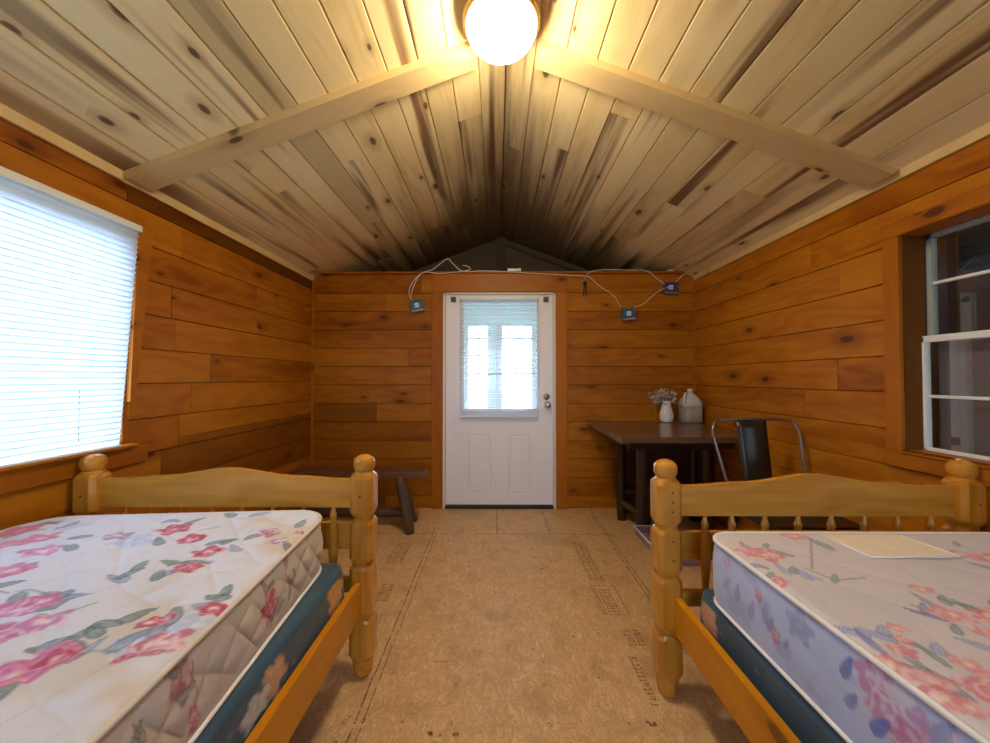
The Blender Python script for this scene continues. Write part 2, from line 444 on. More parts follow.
# printed lines and stamps on the sheets
mb = MB()
def q(x0, y0, x1, y1, z=.0006, sk=0):
    mb.add([(x0, y0, z), (x1, y0, z), (x1 + sk, y1, z), (x0 + sk, y1, z)], [(0, 1, 2, 3)])
for (x, w_) in ((-.450, .006), (-.425, .004)): 
    y = 1.0
    while y < 2.6:
        L = random.uniform(.05, .22); q(x - w_ / 2, y, x + w_ / 2, y + L, sk=random.uniform(-.003, .003)); y += L + random.uniform(.0, .03)
for x in (.752, .775):
    y = 1.5
    while y < 3.05:
        L = random.uniform(.08, .25); q(x - .003, y, x + .003, y + L); y += L + random.uniform(0, .04)
q(-1.2, 2.637, 1.3, 2.642); q(-.003, 2.64, .003, 3.14); q(.37, 2.64, .374, 3.14)
def stamp(x0, x1, y0, y1, rows, box=False):
    if box:
        for x in (x0, x1, x0 - .012): q(x - .002, y0, x + .002, y1)
        for y in (y0, y1): q(x0, y - .002, x1, y + .002)
        x0 += .015; x1 -= .015; y0 += .02; y1 -= .02
    rw = (x1 - x0) / rows
    for r in range(rows):
        y = y0; xa = x0 + r * rw; xb = xa + rw * .72
        while y < y1 - .02:
            g = random.uniform(.014, .024)
            k = random.random()
            q(xa, y, xb, y + .004)
            if k < .7: q(xa, y, xa + .004, y + g * .7)
            if k > .3: q(xb - .004, y, xb, y + g * .7)
            if k > .5: q((xa + xb) / 2 - .002, y, (xa + xb) / 2 + .002, y + g * .7)
            y += g
stamp(.50, .585, 2.05, 2.52, 3); stamp(.505, .61, 1.75, 1.99, 1, True); stamp(.54, .62, 1.55, 1.67, 2)
stamp(.515, .55, 1.27, 1.50, 1); stamp(-.66, -.55, 2.22, 2.50, 3); stamp(-.60, -.53, 1.85, 2.02, 2)
def ring(x, y, r):
    n = 12; vs = []
    for k in range(n):
        a = 2 * PI * k / n
        vs.append((x + r * math.cos(a), y + r * math.sin(a), .0007)); vs.append((x + r * .65 * math.cos(a), y + r * .65 * math.sin(a), .0007))
    mb.add(vs, [(2 * k, 2 * ((k + 1) % n), 2 * ((k + 1) % n) + 1, 2 * k + 1) for k in range(n)])
def fl(x, y): 
    d = F * H / (y - 378); return ((x - 497) * d / F, d)
for x, y in ((456, 680), (543, 680), (451, 718), (549, 719), (347, 717), (365, 716), (337, 738)): 
    a, b = fl(x, y); ring(a, b, .008)
for x, y, s in ((531, 547, .006), (446, 603, .005), (506, 612, .004), (447, 583, .003), (431, 727, .008), (432, 729, .006), (456, 729, .01), (650, 718, .012), (645, 716, .006), (541, 567, .012)):
    a, b = fl(x, y); q(a - s, b - s * .6, a + s, b + s * .6, z=.0008)
a, b = fl(440, 658); q(a - .03, b - .001, a + .03, b + .002, sk=.004)
pr = mb.build('stamp_print', 'ink', floor_ob, fix=False); pr['label'] = 'faded grey grading stamps and lines on the floor sheets'

# plank wall builder: horizontal boards between u0..u1 (minus openings) --------------------------------
def plank_wall(name, along, plane, inward, u0, u1, z0, z1, holes, offz, darkfn=None, th=.03, pitch=.155):
    """along 'x' or 'y'; plane = coordinate of the inner face; inward = sign of the room side"""
    mb = MB()
    zs = []
    z = z1 - offz
    while z > z0: zs.append(z); z -= pitch
    zs = [z1] + zs + [z0]
    for i in range(len(zs) - 1):
        zt, zb = zs[i], zs[i + 1]
        if zt - zb < .012: continue
        zcuts = sorted({zb, zt} | {h[2] for h in holes if zb < h[2] < zt} | {h[3] for h in holes if zb < h[3] < zt})
        # butt joints
        js = [u0]; u = u0 + random.uniform(.5, 1.8)
        while u < u1 - .3: js.append(u); u += random.uniform(1.9, 3.4)
        js.append(u1)
        for a, b_ in zip(js[:-1], js[1:]):
            rnd = random.random(); prot = random.uniform(0, .0025)
            for c0, c1 in zip(zcuts[:-1], zcuts[1:]):
                segs = [(a, b_)]
                for (h0, h1, hz0, hz1) in holes:
                    if hz0 < (c0 + c1) / 2 < hz1:
                        ns = []
                        for (s0, s1) in segs:
                            if h1 <= s0 or h0 >= s1: ns.append((s0, s1)); continue
                            if s0 < h0: ns.append((s0, h0))
                            if s1 > h1: ns.append((h1, s1))
                        segs = ns
                for (s0, s1) in segs:
                    g0 = .0016 if c0 == zb else 0; g1 = .0016 if c1 == zt else 0
                    dk = darkfn(i, (s0 + s1) / 2, (c0 + c1) / 2) if darkfn else 0
                    fa = plane + inward * prot; fb = plane - inward * th
                    if along == 'y': mb.box((min(fa, fb), s0 + .0006, c0 + g0), (max(fa, fb), s1 - .0006, c1 - g1), 1, dk, rnd, .0022)
                    else: mb.box((s0 + .0006, min(fa, fb), c0 + g0), (s1 - .0006, max(fa, fb), c1 - g1), 0, dk, rnd, .0022)
    # solid backing behind the boards, so the seams are dark and no light leaks
    pb = plane - inward * th
    us = sorted({u0, u1} | {h[0] for h in holes} | {h[1] for h in holes}); zz = sorted({z0, z1} | {h[2] for h in holes} | {h[3] for h in holes})
    for a, b_ in zip(us[:-1], us[1:]):
        for c0, c1 in zip(zz[:-1], zz[1:]):
            um, zm = (a + b_) / 2, (c0 + c1) / 2
            if any(h[0] < um < h[1] and h[2] < zm < h[3] for h in holes): continue
            o2 = pb - inward * .06
            if along == 'y': mb.box((min(pb, o2), a, c0), (max(pb, o2), b_, c1), 1, .9)
            else: mb.box((a, min(pb, o2), c0), (b_, max(pb, o2), c1), 0, .9)
    return mb.build(name, 'wall')

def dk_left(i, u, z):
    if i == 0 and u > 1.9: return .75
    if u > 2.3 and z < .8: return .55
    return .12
# windows: left opening, right opening (y0,y1,z0,z1)
WL = (.42, 1.585, .80, 1.72); WR = (.45, 1.546, H - .295, H + .588)
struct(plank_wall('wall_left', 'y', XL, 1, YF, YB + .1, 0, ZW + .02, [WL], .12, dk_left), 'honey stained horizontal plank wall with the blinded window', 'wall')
struct(plank_wall('wall_right', 'y', XR, -1, YF, YB + .1, 0, ZW + .02, [WR], .155), 'honey stained horizontal plank wall with the dark window', 'wall')
WB = (-.3, .75, .8, 1.75)  # opening for the added rear window
struct(plank_wall('wall_rear', 'x', YF, 1, XL - .1, XR + .1, 0, 2.6, [WB], .155), 'rear plank wall opposite the white door', 'wall')
DX0, DX1, DZ = (443 - 497) / 118.7, (555.5 - 497) / 118.7, H + (378 - 292.5) / 118.7
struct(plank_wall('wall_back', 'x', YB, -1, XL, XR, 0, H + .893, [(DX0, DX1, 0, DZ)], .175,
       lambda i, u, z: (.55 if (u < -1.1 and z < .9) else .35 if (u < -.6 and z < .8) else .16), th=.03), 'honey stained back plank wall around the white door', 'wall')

# ceiling ------------------------------------------------------------------------------------------
def ceiling_half(mb, xe, xa, sgn):
    L = math.hypot(xa - xe, ZA - ZW); n = 13; wd = L / n
    ax = Vector(((xa - xe) / L, 0, (ZA - ZW) / L)); nrm = Vector((-ax.z, 0, ax.x))
    if nrm.z < 0: nrm = -nrm
    for i in range(-1, n):
        js = [YF]; y = YF + random.uniform(.6, 2.6)
        while y < YG - .4: js.append(y); y += random.uniform(2.4, 4.2)
        js.append(YG)
        for a, b_ in zip(js[:-1], js[1:]):
            rnd = random.random()
            s0 = i * wd + .0012; s1 = (i + 1) * wd - .0012; t = .018; bv = .004
            pts = [(s0, bv), (s0 + bv, 0), (s1 - bv, 0), (s1, bv), (s1, t), (s0, t)]
            base = Vector((xe, 0, ZW))
            vs = []
            for yy in (a + .0006, b_ - .0006):
                for (p, h) in pts:
                    v = base + ax * p + nrm * h; vs.append((v.x, yy, v.z))
            fs = [(0, 1, 2, 3, 4, 5), (11, 10, 9, 8, 7, 6)] + [(k, k + 6, (k + 1) % 6 + 6, (k + 1) % 6) for k in range(6)]
            mb.add(vs, fs, lambda v, k: (v[1] + rnd * 53, ((v[0] - xe) / ax.x) + rnd * 7), (rnd, random.choice((0, 0, 0, .12, .3)) if rnd > .5 else 0))
    # roof deck above
    v = [(xe - .15 * sgn, ZW - .15 * SL + .02), (xa, ZA + .02), (xa, ZA + .09), (xe - .15 * sgn, ZW + .07 - .15 * SL)]
    mb.add([(p[0], YF - .1, p[1]) for p in v] + [(p[0], YG + .1, p[1]) for p in v],
           [(0, 1, 2, 3), (7, 6, 5, 4), (0, 4, 5, 1), (1, 5, 6, 2), (2, 6, 7, 3), (3, 7, 4, 0)], None, (.5, .8))
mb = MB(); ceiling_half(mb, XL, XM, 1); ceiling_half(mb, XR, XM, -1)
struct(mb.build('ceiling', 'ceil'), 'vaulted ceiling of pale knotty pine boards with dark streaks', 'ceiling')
# crown strips along both walls
mb = MB()
mb.prism([(XL, ZW - .030), (XL + .016, ZW - .030), (XL + .020, ZW + .012), (XL, ZW + .004)], 'yz' if 0 else 'xz', YF, YG)
struct(mb.build('trim_1', 'beam'), 'pale strip where the left wall meets the ceiling', 'trim')
mb = MB()
mb.prism([(XR, ZW - .030), (XR - .016, ZW - .030), (XR - .020, ZW + .012), (XR, ZW + .004)], 'xz', YF, YG)
struct(mb.build('trim_2', 'beam'), 'pale strip where the right wall meets the ceiling', 'trim')
# board strapped across the slopes
def band(xa, xb, name, lab):
    mb = MB(); n = 1
    za, zb = zc(xa), zc(xb); t = .032
    Y0, Y1 = 1.53, 1.645
    r = random.random()
    L = math.hypot(xb - xa, zb - za); ax = Vector(((xb - xa) / L, 0, (zb - za) / L)); nr = Vector((ax.z, 0, -ax.x))
    if nr.z > 0: nr = -nr
    p = [Vector((xa, 0, za)), Vector((xb, 0, zb))]
    vs = []
    for yy in (Y0, Y1):
        for qv, h, e in ((p[0], 0, 0), (p[1], 0, 0), (p[1], t, 0), (p[0], t, .02)):
            v = qv + nr * h + ax * e; vs.append((v.x, yy, v.z))
    mb.add(vs, [(0, 1, 2, 3), (7, 6, 5, 4), (0, 4, 5, 1), (1, 5, 6, 2), (2, 6, 7, 3), (3, 7, 4, 0)],
           lambda v, k: (v[0] / ax.x + r * 53 if ax.x else 0, v[1] + v[2] * .2), (.1, 0))
    return struct(mb.build(name, 'beam'), lab, 'trim')
band(-1.56, -.10, 'trim_3', 'pale pine board fixed across the left ceiling slope')
band(1.65, .18, 'trim_4', 'pale pine board fixed across the right ceiling slope')

# gable above the porch, seen over the back wall ---------------------------------------------------
mb = MB()
ys = YG
poly = [(XL - .1, 0), (XR + .1, 0), (XR + .1, ZW - .03), (XM, ZA + .03), (XL - .1, ZW - .03)]
# gable triangle only above loft level
LZ = H + .875
mb.prism([(XL - .1, LZ - .03), (XR + .1, LZ - .03), (XM, ZA + .03)], 'xz', YG, YG + .05)
struct(mb.build('wall_gable', 'gable'), 'dark weathered gable boards seen above the back wall', 'wall')
mb = MB(); mb.box((XM - .045, YG - .04, LZ), (XM + .045, YG, ZA), 2, .2, None, .003)
struct(mb.build('trim_5', 'gable'), 'dark upright at the middle of the gable', 'trim')
mb = MB()
a0 = Vector((XM + .05, 0, ZA - .05)); b0 = Vector((1.12, 0, zc(1.12) - .04))
dd = (b0 - a0).normalized(); nn = Vector((dd.z, 0, -dd.x))
if nn.z > 0: nn = -nn
mb.prism([(a0.x, a0.z), (b0.x, b0.z), (b0.x + nn.x * .035, b0.z + nn.z * .035), (a0.x + nn.x * .035, a0.z + nn.z * .035)], 'xz', YG - .03, YG - .001)
struct(mb.build('trim_6', 'gable'), 'narrow sloping strip on the right of the gable', 'trim')
# unseen deck added to keep porch light off the gable, then the porch itself
mb = MB(); mb.box((XL - .1, YB + .02, LZ - .02), (XR + .1, YG + .05, LZ), 0, .3)
struct(mb.build('added_porch_deck', 'gable'), 'unseen deck added to keep porch light off the gable', 'ceiling')
mb = MB()
wins = [((467 - 497) / 96.6, (489 - 497) / 96.6, H - .36, H + .54), ((501 - 497) / 96.6, (533 - 497) / 96.6, H - .36, H + .54)]
us = sorted({-.95, 1.05} | {w_[0] for w_ in wins} | {w_[1] for w_ in wins}); zz = [0, H - .36, H + .54, LZ - .02]
for a, b_ in zip(us[:-1], us[1:]):
    for c0, c1 in zip(zz[:-1], zz[1:]):
        if any(h[0] < (a + b_) / 2 < h[1] and h[2] < (c0 + c1) / 2 < h[3] for h in wins): continue
        mb.box((a, YG, c0), (b_, YG + .06, c1), 0)
mb.box((-.98, YB + .09, 0), (-.95, YG + .06, .25)); mb.box((1.05, YB + .09, 0), (1.08, YG + .06, .25))
mb.box((-.95, YB + .09, LZ - .04), (1.05, YG, LZ - .021))
struct(mb.build('wall_porch', 'pale'), 'pale painted entry porch seen through the door glass', 'wall')
for n_, (a, b_, c0, c1) in enumerate(wins):
    mb = MB()
    for z in (c0 + .3, c0 + .6): mb.box((a, YG + .02, z - .008), (b_, YG + .04, z + .008))
    mb.box(((a + b_) / 2 - .006, YG + .02, c0), ((a + b_) / 2 + .006, YG + .04, c1))
    mb.box((a, YG + .015, c0), (a + .015, YG + .045, c1)); mb.box((b_ - .015, YG + .015, c0), (b_, YG + .045, c1))
    wo = struct(mb.build('window_%d' % (n_ + 3), 'white'), 'bright porch window beyond the door, %s pane grid' % ('left' if n_ == 0 else 'right'), 'window')

# ------------------------------------------------------------------ door
dr = empty('door_1', (0, YB, 0)); struct(dr, 'white half glazed entry door with two lower panels', 'door')
mb = MB()   # jamb
YJ = .02
mb.box((DX0, -.015, 0), (DX0 + .022, .09, DZ), 2, bev=.002); mb.box((DX1 - .022, -.015, 0), (DX1, .09, DZ), 2, bev=.002)
mb.box((DX0, -.015, DZ - .016), (DX1, .09, DZ), 0, bev=.002)
mb.build('door_frame', 'frame', dr)
lx0, lx1, lz0, lz1 = DX0 + .024, DX1 - .024, .030, DZ - .018
gx0, gx1, gz0, gz1 = (464 - 497) / 118.7, (537 - 497) / 118.7, H - (409 - 378) / 118.7, H + (378 - 302) / 118.7
mb = MB(); y0, y1 = .002, .045
us = [lx0, gx0, gx1, lx1]; zz = [lz0, gz0, gz1, lz1]
for i in range(3):
    for j in range(3):
        if i == 1 and j == 1: continue
        mb.box((us[i], y0, zz[j]), (us[i + 1], y1, zz[j + 1]))
leaf = mb.build('door_leaf', 'white', dr)
mb = MB()   # raised frame round the glass, and embossed panels
def frame(mb, x0, x1, z0, z1, w_, ya, yb, bev=.003):
    mb.box((x0, ya, z0), (x1, yb, z0 + w_), 0, bev=bev); mb.box((x0, ya, z1 - w_), (x1, yb, z1), 0, bev=bev)
    mb.box((x0, ya, z0 + w_), (x0 + w_, yb, z1 - w_), 2, bev=bev); mb.box((x1 - w_, ya, z0 + w_), (x1, yb, z1 - w_), 2, bev=bev)
frame(mb, gx0 - .02, gx1 + .02, gz0 - .02, gz1 + .02, .026, -.010, .004)
mb.build('glass_frame', 'white', dr)
for k, (a, b_) in enumerate((((468 - 497) / 118.7, (491 - 497) / 118.7), ((508 - 497) / 118.7, (531 - 497) / 118.7))):
    mb = MB(); z0, z1 = H - (491 - 378) / 118.7, H - (433 - 378) / 118.7
    frame(mb, a, b_, z0, z1, .014, -.005, .004, .0045); mb.box((a + .03, -.004, z0 + .03), (b_ - .03, .004, z1 - .03), bev=.004)
    mb.build('raised_panel', 'white', dr)
mb = MB()
mb.box(((497 - 497) / 118.7 - .008, .012, gz0), (.008, .028, gz1))
for t in (.33, .66): mb.box((gx0, .012, gz0 + (gz1 - gz0) * t - .008), (gx1, .028, gz0 + (gz1 - gz0) * t + .008))
mb.build('muntin_grid', 'white', dr)
mb = MB(); mb.add([(gx0, .02, gz0), (gx1, .02, gz0), (gx1, .02, gz1), (gx0, .02, gz1)], [(0, 1, 2, 3)])
mb.build('glass_pane', 'glass', dr)
mb = MB(); mb.box((DX0 + .02, -.02, 0), (DX1 - .02, .09, .022), bev=.003)
mb.build('threshold', 'black', dr)
kx, kz = (547 - 497) / 118.7, H - (402 - 378) / 118.7
mb = MB(); mb.lathe([(0, .030), (-.006, .030), (-.010, .026), (-.012, .012), (-.035, .011), (-.038, .020), (-.05, .027), (-.062, .025), (-.070, .014), (-.071, .001)], (kx, .002, kz - .022), 20, axis='y')
kn = mb.build('door_knob', 'nickel', dr)
mb = MB(); mb.lathe([(0, .028), (-.008, .028), (-.013, .022), (-.016, .010), (-.022, .009), (-.0225, .001)], (kx - .005, .002, kz + .045), 20, axis='y'); mb.box((kx - .009, -.034, kz + .035), (kx - .001, -.02, kz + .055), bev=.002)
mb.build('deadbolt', 'nickel', dr)

# orange casing round the door
mb = MB()
mb.box(((432 - 497) / 118.7, YB - .018, 0), (DX0, YB, DZ + .005), 2, bev=.002); mb.box((DX1, YB - .018, 0), ((567 - 497) / 118.7, YB, DZ + .005), 2, bev=.002)
mb.box(((432 - 497) / 118.7, YB - .02, DZ + .005), ((567 - 497) / 118.7, YB, H + .880), 0, bev=.002)
struct(mb.build('trim_7', 'trim'), 'honey stained casing boards round the door', 'trim')
# corner strips of back wall
mb = MB(); mb.box((XL, YB - .006, 0), (XL + .02, YB, ZW), 2, .2, bev=.001); mb.box((XR - .02, YB - .006, 0), (XR, YB, ZW), 2, .1, bev=.001)
struct(mb.build('trim_8', 'wall'), 'narrow corner strips of the back wall', 'trim')
mb = MB(); mb.box((XL, YB - .03, H + .881), (XR, YB + .09, H + .895), 0, .05, bev=.002)
struct(mb.build('trim_9', 'wall'), 'cap board along the top of the back wall', 'trim')

def make_blind(root, x0, x1, z0, z1, y, pitch, slatw, tilt, mat='slat', shear=0.0, axis='x', inward=-1, rails=.022):
    """slat blind hanging in plane; local frame: a along width, n inward normal"""
    def P(a, n, z):
        if axis == 'x': return (a, y + n * inward, z)
        return (y + n * inward, a, z)
    mb = MB()
    n = int((z1 - z0 - .04) / pitch)
    ca, sa = math.cos(tilt), math.sin(tilt)
    for i in range(n):
        zc_ = z1 - .035 - i * pitch
        sh = shear * (z1 - zc_) / (z1 - z0)
        vs = []; m_ = 4
        for e in (x0 + sh, x1 + sh):
            for k in range(m_ + 1):
                t = (k / m_ - .5) * slatw; cv = .0022 * (1 - (2 * k / m_ - 1) ** 2)
                vs.append(P(e, t * ca - cv * sa, zc_ + t * sa + cv * ca))
        mb.add(vs, [(k, k + 1, m_ + 2 + k, m_ + 1 + k) for k in range(m_)], None, (.5, 0), True)
    mb.build('slats', mat, root, fix=False)
    mb = MB()
    def bx(mb, a0, a1, n0, n1, z0_, z1_, sh0, sh1, bev=.003):
        mb.box(tuple(min(p, q_) for p, q_ in zip(P(a0, n0, z0_), P(a1, n1, z1_))), tuple(max(p, q_) for p, q_ in zip(P(a0, n0, z0_), P(a1, n1, z1_))), 0, bev=bev)
    bx(mb, x0 - .002, x1 + .002, -.014, .014, z1 - .028, z1, 0, 0); mb.build('head_rail', 'vinyl', root)
    mb = MB(); bx(mb, x0 + shear, x1 + shear, -.013, .013, z0, z0 + .014, 0, 0); mb.build('bottom_rail', 'vinyl', root)
    mb = MB()
    for t in (.12, .5, .88):
        a = x0 + (x1 - x0) * t
        for nn_ in (-.0125, .0125):
            mb.tube([P(a, nn_, z1 - .02), P(a + shear, nn_, z0 + .01)], .0004, 4)
    mb.build('ladder_cords', 'slat', root)

bl = empty('window_blind', (0, 0, 0)); tag(bl, 'small white slatted blind hanging over the glass of the white door', 'blind')
make_blind(bl, (460 - 497) / 118.7, (538 - 497) / 118.7, H - (417 - 378) / 118.7, H + (378 - 297) / 118.7, YB - .030, .021, .025, math.radians(8), mat='doorslat')
mb = MB()
for x in (453.5, 546):
    mb = MB(); a = (x - 497) / 118.7; zc_ = H + (378 - 299.5) / 118.7
    mb.box((a - .021, YB - .024, zc_ - .021), (a + .021, YB + .001, zc_ + .021), bev=.002)
    mb.box((a - .012, YB - .030, zc_ - .012), (a + .012, YB - .022, zc_ + .012), bev=.001)
    mb.build('mounting_bracket', 'bronze', bl)

# ------------------------------------------------------------------ left window
wl = empty('window_1', (XL, 0, 0)); struct(wl, 'left wall window behind the large white blind', 'window')
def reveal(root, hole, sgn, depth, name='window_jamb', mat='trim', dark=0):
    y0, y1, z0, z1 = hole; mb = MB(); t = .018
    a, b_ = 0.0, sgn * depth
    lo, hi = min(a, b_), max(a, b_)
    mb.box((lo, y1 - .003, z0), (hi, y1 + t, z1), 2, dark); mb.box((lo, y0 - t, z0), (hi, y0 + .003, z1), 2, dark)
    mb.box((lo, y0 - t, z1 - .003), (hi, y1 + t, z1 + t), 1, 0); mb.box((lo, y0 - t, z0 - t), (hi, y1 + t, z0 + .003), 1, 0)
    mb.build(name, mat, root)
reveal(wl, (WL[0] + .018, WL[1] - .018, WL[2] + .018, WL[3] - .018), -1, .09)
mb = MB()
mb.box((-.075, WL[0], WL[2]), (-.045, WL[0] + .04, WL[3])); mb.box((-.075, WL[1] - .04, WL[2]), (-.045, WL[1], WL[3]))
mb.box((-.075, WL[0], WL[2]), (-.045, WL[1], WL[2] + .04)); mb.box((-.075, WL[0], WL[3] - .04), (-.045, WL[1], WL[3]))
mb.build('window_frame', 'vinyl', wl)
mb = MB(); mb.add([(-.06, WL[0], WL[2]), (-.06, WL[1], WL[2]), (-.06, WL[1], WL[3]), (-.06, WL[0], WL[3])], [(0, 1, 2, 3)]); mb.build('glass_pane', 'glass', wl)
mb = MB()
# casing: upright that narrows downward, sill board below
mb.prism([(1.60, WL[3] + .02), (1.668, WL[3] + .02), (1.600, .99), (1.575, .99)], 'yz', XL + .002, XL + .020)
mb.box((XL + .001, WL[0] - .1, .725), (XL + .022, 1.66, .80), 1, bev=.003)
mb.box((XL + .001, WL[0] - .1, .80), (XL + .045, 1.60, .812), 1, bev=.003)
struct(mb.build('trim_10', 'trim'), 'honey stained casing and sill of the left window', 'trim')
b2 = empty('window_blind', (0, 0, 0)); tag(b2, 'large white slatted blind covering the left wall window', 'blind')
make_blind(b2, .40, 1.60, H - .285, H + .655, XL + .024, .0225, .027, math.radians(73), axis='y', inward=1, shear=-.07)
mb = MB()
for k in range(9): mb.lathe([(-.009, .0006), (-.006, .0018), (.006, .0018), (.009, .0006)], (XL + .045, 1.36, H - .05 - k * .022), 6)
mb.build('pull_cord', 'vinyl', b2)

# ------------------------------------------------------------------ right window
wr = empty('window_2', (XR, 0, 0)); struct(wr, 'dark single hung window with white bars in the right wall', 'window')
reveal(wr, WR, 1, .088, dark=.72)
DW = .088
y0, y1, z0, z1 = WR; zm = H + .157
mb = MB(); s = .02
for (za, zb, xx) in ((zm, z1, .02),):
    mb.box((DW + xx - .012, y1 - s, za), (DW + xx + .012, y1, zb)); mb.box((DW + xx - .012, y0, za), (DW + xx + .012, y0 + s, zb))
    mb.box((DW + xx - .012, y0, zb - .018), (DW + xx + .012, y1, zb))
mb.build('upper_sash', 'shadevinyl', wr)
mb = MB(); mb.box((DW + .012, y0, H + .385 - .006), (DW + .026, y1, H + .385 + .006), bev=.002); mb.build('upper_muntin', 'vinyl', wr)
mb = MB()
mb.box((DW - .018, y1 - .012, z0), (DW + .008, y1, zm + .012), bev=.002); mb.box((DW - .018, y0, z0), (DW + .008, y0 + .012, zm + .012), bev=.002)
mb.box((DW - .018, y0, zm - .012), (DW + .008, y1, zm + .014), bev=.002); mb.box((DW - .018, y0, z0), (DW + .008, y1, z0 + .014), bev=.002)
mb.build('lower_sash', 'vinyl', wr)
mb = MB(); mb.box((DW - .01, y0, H - .074 - .006), (DW + .004, y1, H - .074 + .006), bev=.002); mb.build('lower_muntin', 'vinyl', wr)
mb = MB(); mb.add([(DW + .02, y0, zm), (DW + .02, y1, zm), (DW + .02, y1, z1), (DW + .02, y0, z1)], [(0, 1, 2, 3)])
mb.add([(DW - .004, y0, z0), (DW - .004, y1, z0), (DW - .004, y1, zm), (DW - .004, y0, zm)], [(0, 1, 2, 3)]); mb.build('glass_panes', 'glass', wr)
mb = MB(); mb.add([(DW + .05, y0, z0), (DW + .05, y1, z0), (DW + .05, y1, zm), (DW + .05, y0, zm)], [(0, 1, 2, 3)]); mb.build('insect_screen', 'screen', wr)
mb = MB()
mb.box((XR - .02, y1, z0 - .03), (XR + .001, y1 + .062, z1), 2, .0, .3, .003)
mb.box((XR - .02, y0 - .1, z1), (XR + .001, y1 + .07, z1 + .062), 1, 0, .2, .003)
mb.box((XR - .024, y0 - .1, z0 - .07), (XR + .001, y1 + .07, z0), 1, 0, .6, .003)
mb.box((XR - .03, y0 - .1, z0 - .012), (XR + .05, y1, z0), 1, 0, .4, .003)
struct(mb.build('trim_11', 'trim'), 'honey stained casing boards of the right window', 'trim')
# closed box added to keep the view through the right window dark
mb = MB()
mb.box((XR + .9, -.6, 0), (XR + .94, 3.2, 2.4)); mb.box((XR + .085, -.6, 2.05), (XR + .94, 3.2, 2.15)); mb.box((XR + .085, -.64, -.02), (XR + .94, -.6, 2.1)); mb.box((XR + .085, 3.2, -.02), (XR + .94, 3.24, 2.1)); mb.box((XR + .085, -.6, -.02), (XR + .94, 3.2, 0))
for y in (.9, 1.5, 2.1): mb.box((XR + .85, y, 0), (XR + .9, y + .09, 2.1))
struct(mb.build('wall_dark_backing', 'darkbox'), 'added dark enclosure outside the right window', 'wall')
# window added in the unseen rear wall for sky fill
wb = empty('window_5', (0, YF, 0)); struct(wb, 'window added in the unseen rear wall to let in fill light', 'window')
mb = MB(); a0, a1, c0, c1 = WB
mb.box((a0, -.07, c0), (a0 + .04, -.04, c1)); mb.box((a1 - .04, -.07, c0), (a1, -.04, c1)); mb.box((a0, -.07, c0), (a1, -.04, c0 + .04)); mb.box((a0, -.07, c1 - .04), (a1, -.04, c1)); mb.box((a0, -.07, (c0 + c1) / 2 - .015), (a1, -.04, (c0 + c1) / 2 + .015))
mb.build('window_frame', 'vinyl', wb)
# outside: ground and far hedge to the left
mb = MB(); mb.add([(-40, -40, -.45), (40, -40, -.45), (40, 40, -.45), (-40, 40, -.45)], [(0, 1, 2, 3)])
struct(mb.build('ground', 'snow'), 'pale ground outside the cabin', 'ground')
mb = MB()
n = 60; vs = []
for i in range(n):
    y = -12 + i * .45
    for k in range(9):
        t = k / 8 * PI
        vs.append((-7 - 1.2 * math.cos(t) + random.uniform(-.15, .15), y, -.45 + 1.5 * math.sin(t) * (1 + random.uniform(-.12, .12))))
mb.add(vs, [(i * 9 + k, i * 9 + k + 1, (i + 1) * 9 + k + 1, (i + 1) * 9 + k) for i in range(n - 1) for k in range(8)], None, (.5, 0), True)
tag(mb.build('hedge', 'foliage'), 'dark hedge outside, glimpsed through the left window blind', 'hedge')

# ------------------------------------------------------------------ ceiling lamp
cl = empty('ceiling_light', (.017, 1.40, 2.505))
mb = MB(); mb.box((-.10, 1.30, 2.447), (.14, 1.50, ZA), 1, 0, None, .004)
struct(mb.build('trim_12', 'beam'), 'wooden block at the ridge that carries the dome light', 'trim'); tag(cl, 'round glowing dome light mounted at the ceiling ridge', 'ceiling light')
mb = MB(); mb.lathe([(-.055, .10), (-.056, .142), (-.064, .148), (-.080, .146), (-.084, .136), (-.0845, .02)], (0, 0, 0), 40); mb.build('lamp_base', 'brass', cl)
mb = MB(); prof = [(-.080, .134)]
for k in range(1, 13):
    a = k / 12 * PI / 2; prof.append((-.080 - .095 * math.sin(a), .002 + .132 * math.cos(a)))
mb.lathe(prof, (0, 0, 0), 40); mb.build('lamp_shade', 'lamp', cl)

# ------------------------------------------------------------------ beds
def post_profile():
    blocks = [(.066, .217), (.226, .407), (.417, .572), (.585, .738)]
    p = [(0, .026, 0), (.006, .030, 0), (.03, .034, 0), (.052, .037, 0)]
    for a, b_ in blocks:
        p += [(a - .004, .036, .1), (a + .004, .039, .6), (a + .016, .0425, 1), (b_ - .016, .0425, 1), (b_ - .004, .039, .6), (b_, .0365, .1)]
    p += [(.742, .034, 0), (.745, .031, 0), (.750, .034, 0), (.758, .0375, 0), (.770, .0392, 0), (.782, .0385, 0), (.792, .034, 0), (.800, .024, 0), (.805, .012, 0), (.806, .001, 0)]
    return p
PP = post_profile()
SP = [(.345, .010), (.40, .013), (.47, .016), (.53, .013), (.560, .010), (.566, .0135), (.572, .010), (.590, .0075), (.615, .006)]
def spindle_prof():
    # slim foot, long belly, collar and neck
    return [(.350, .009), (.38, .012), (.44, .0165), (.50, .0165), (.555, .013), (.570, .0105), (.576, .013), (.583, .013), (.590, .010), (.603, .007), (.620, .006)]
def wavy(t):
    e = abs(t - .5) * 2
    z = .714 + .040 * math.exp(-(e / .40) ** 2) + .006 * math.exp(-((e - .62) / .16) ** 2)
    return z
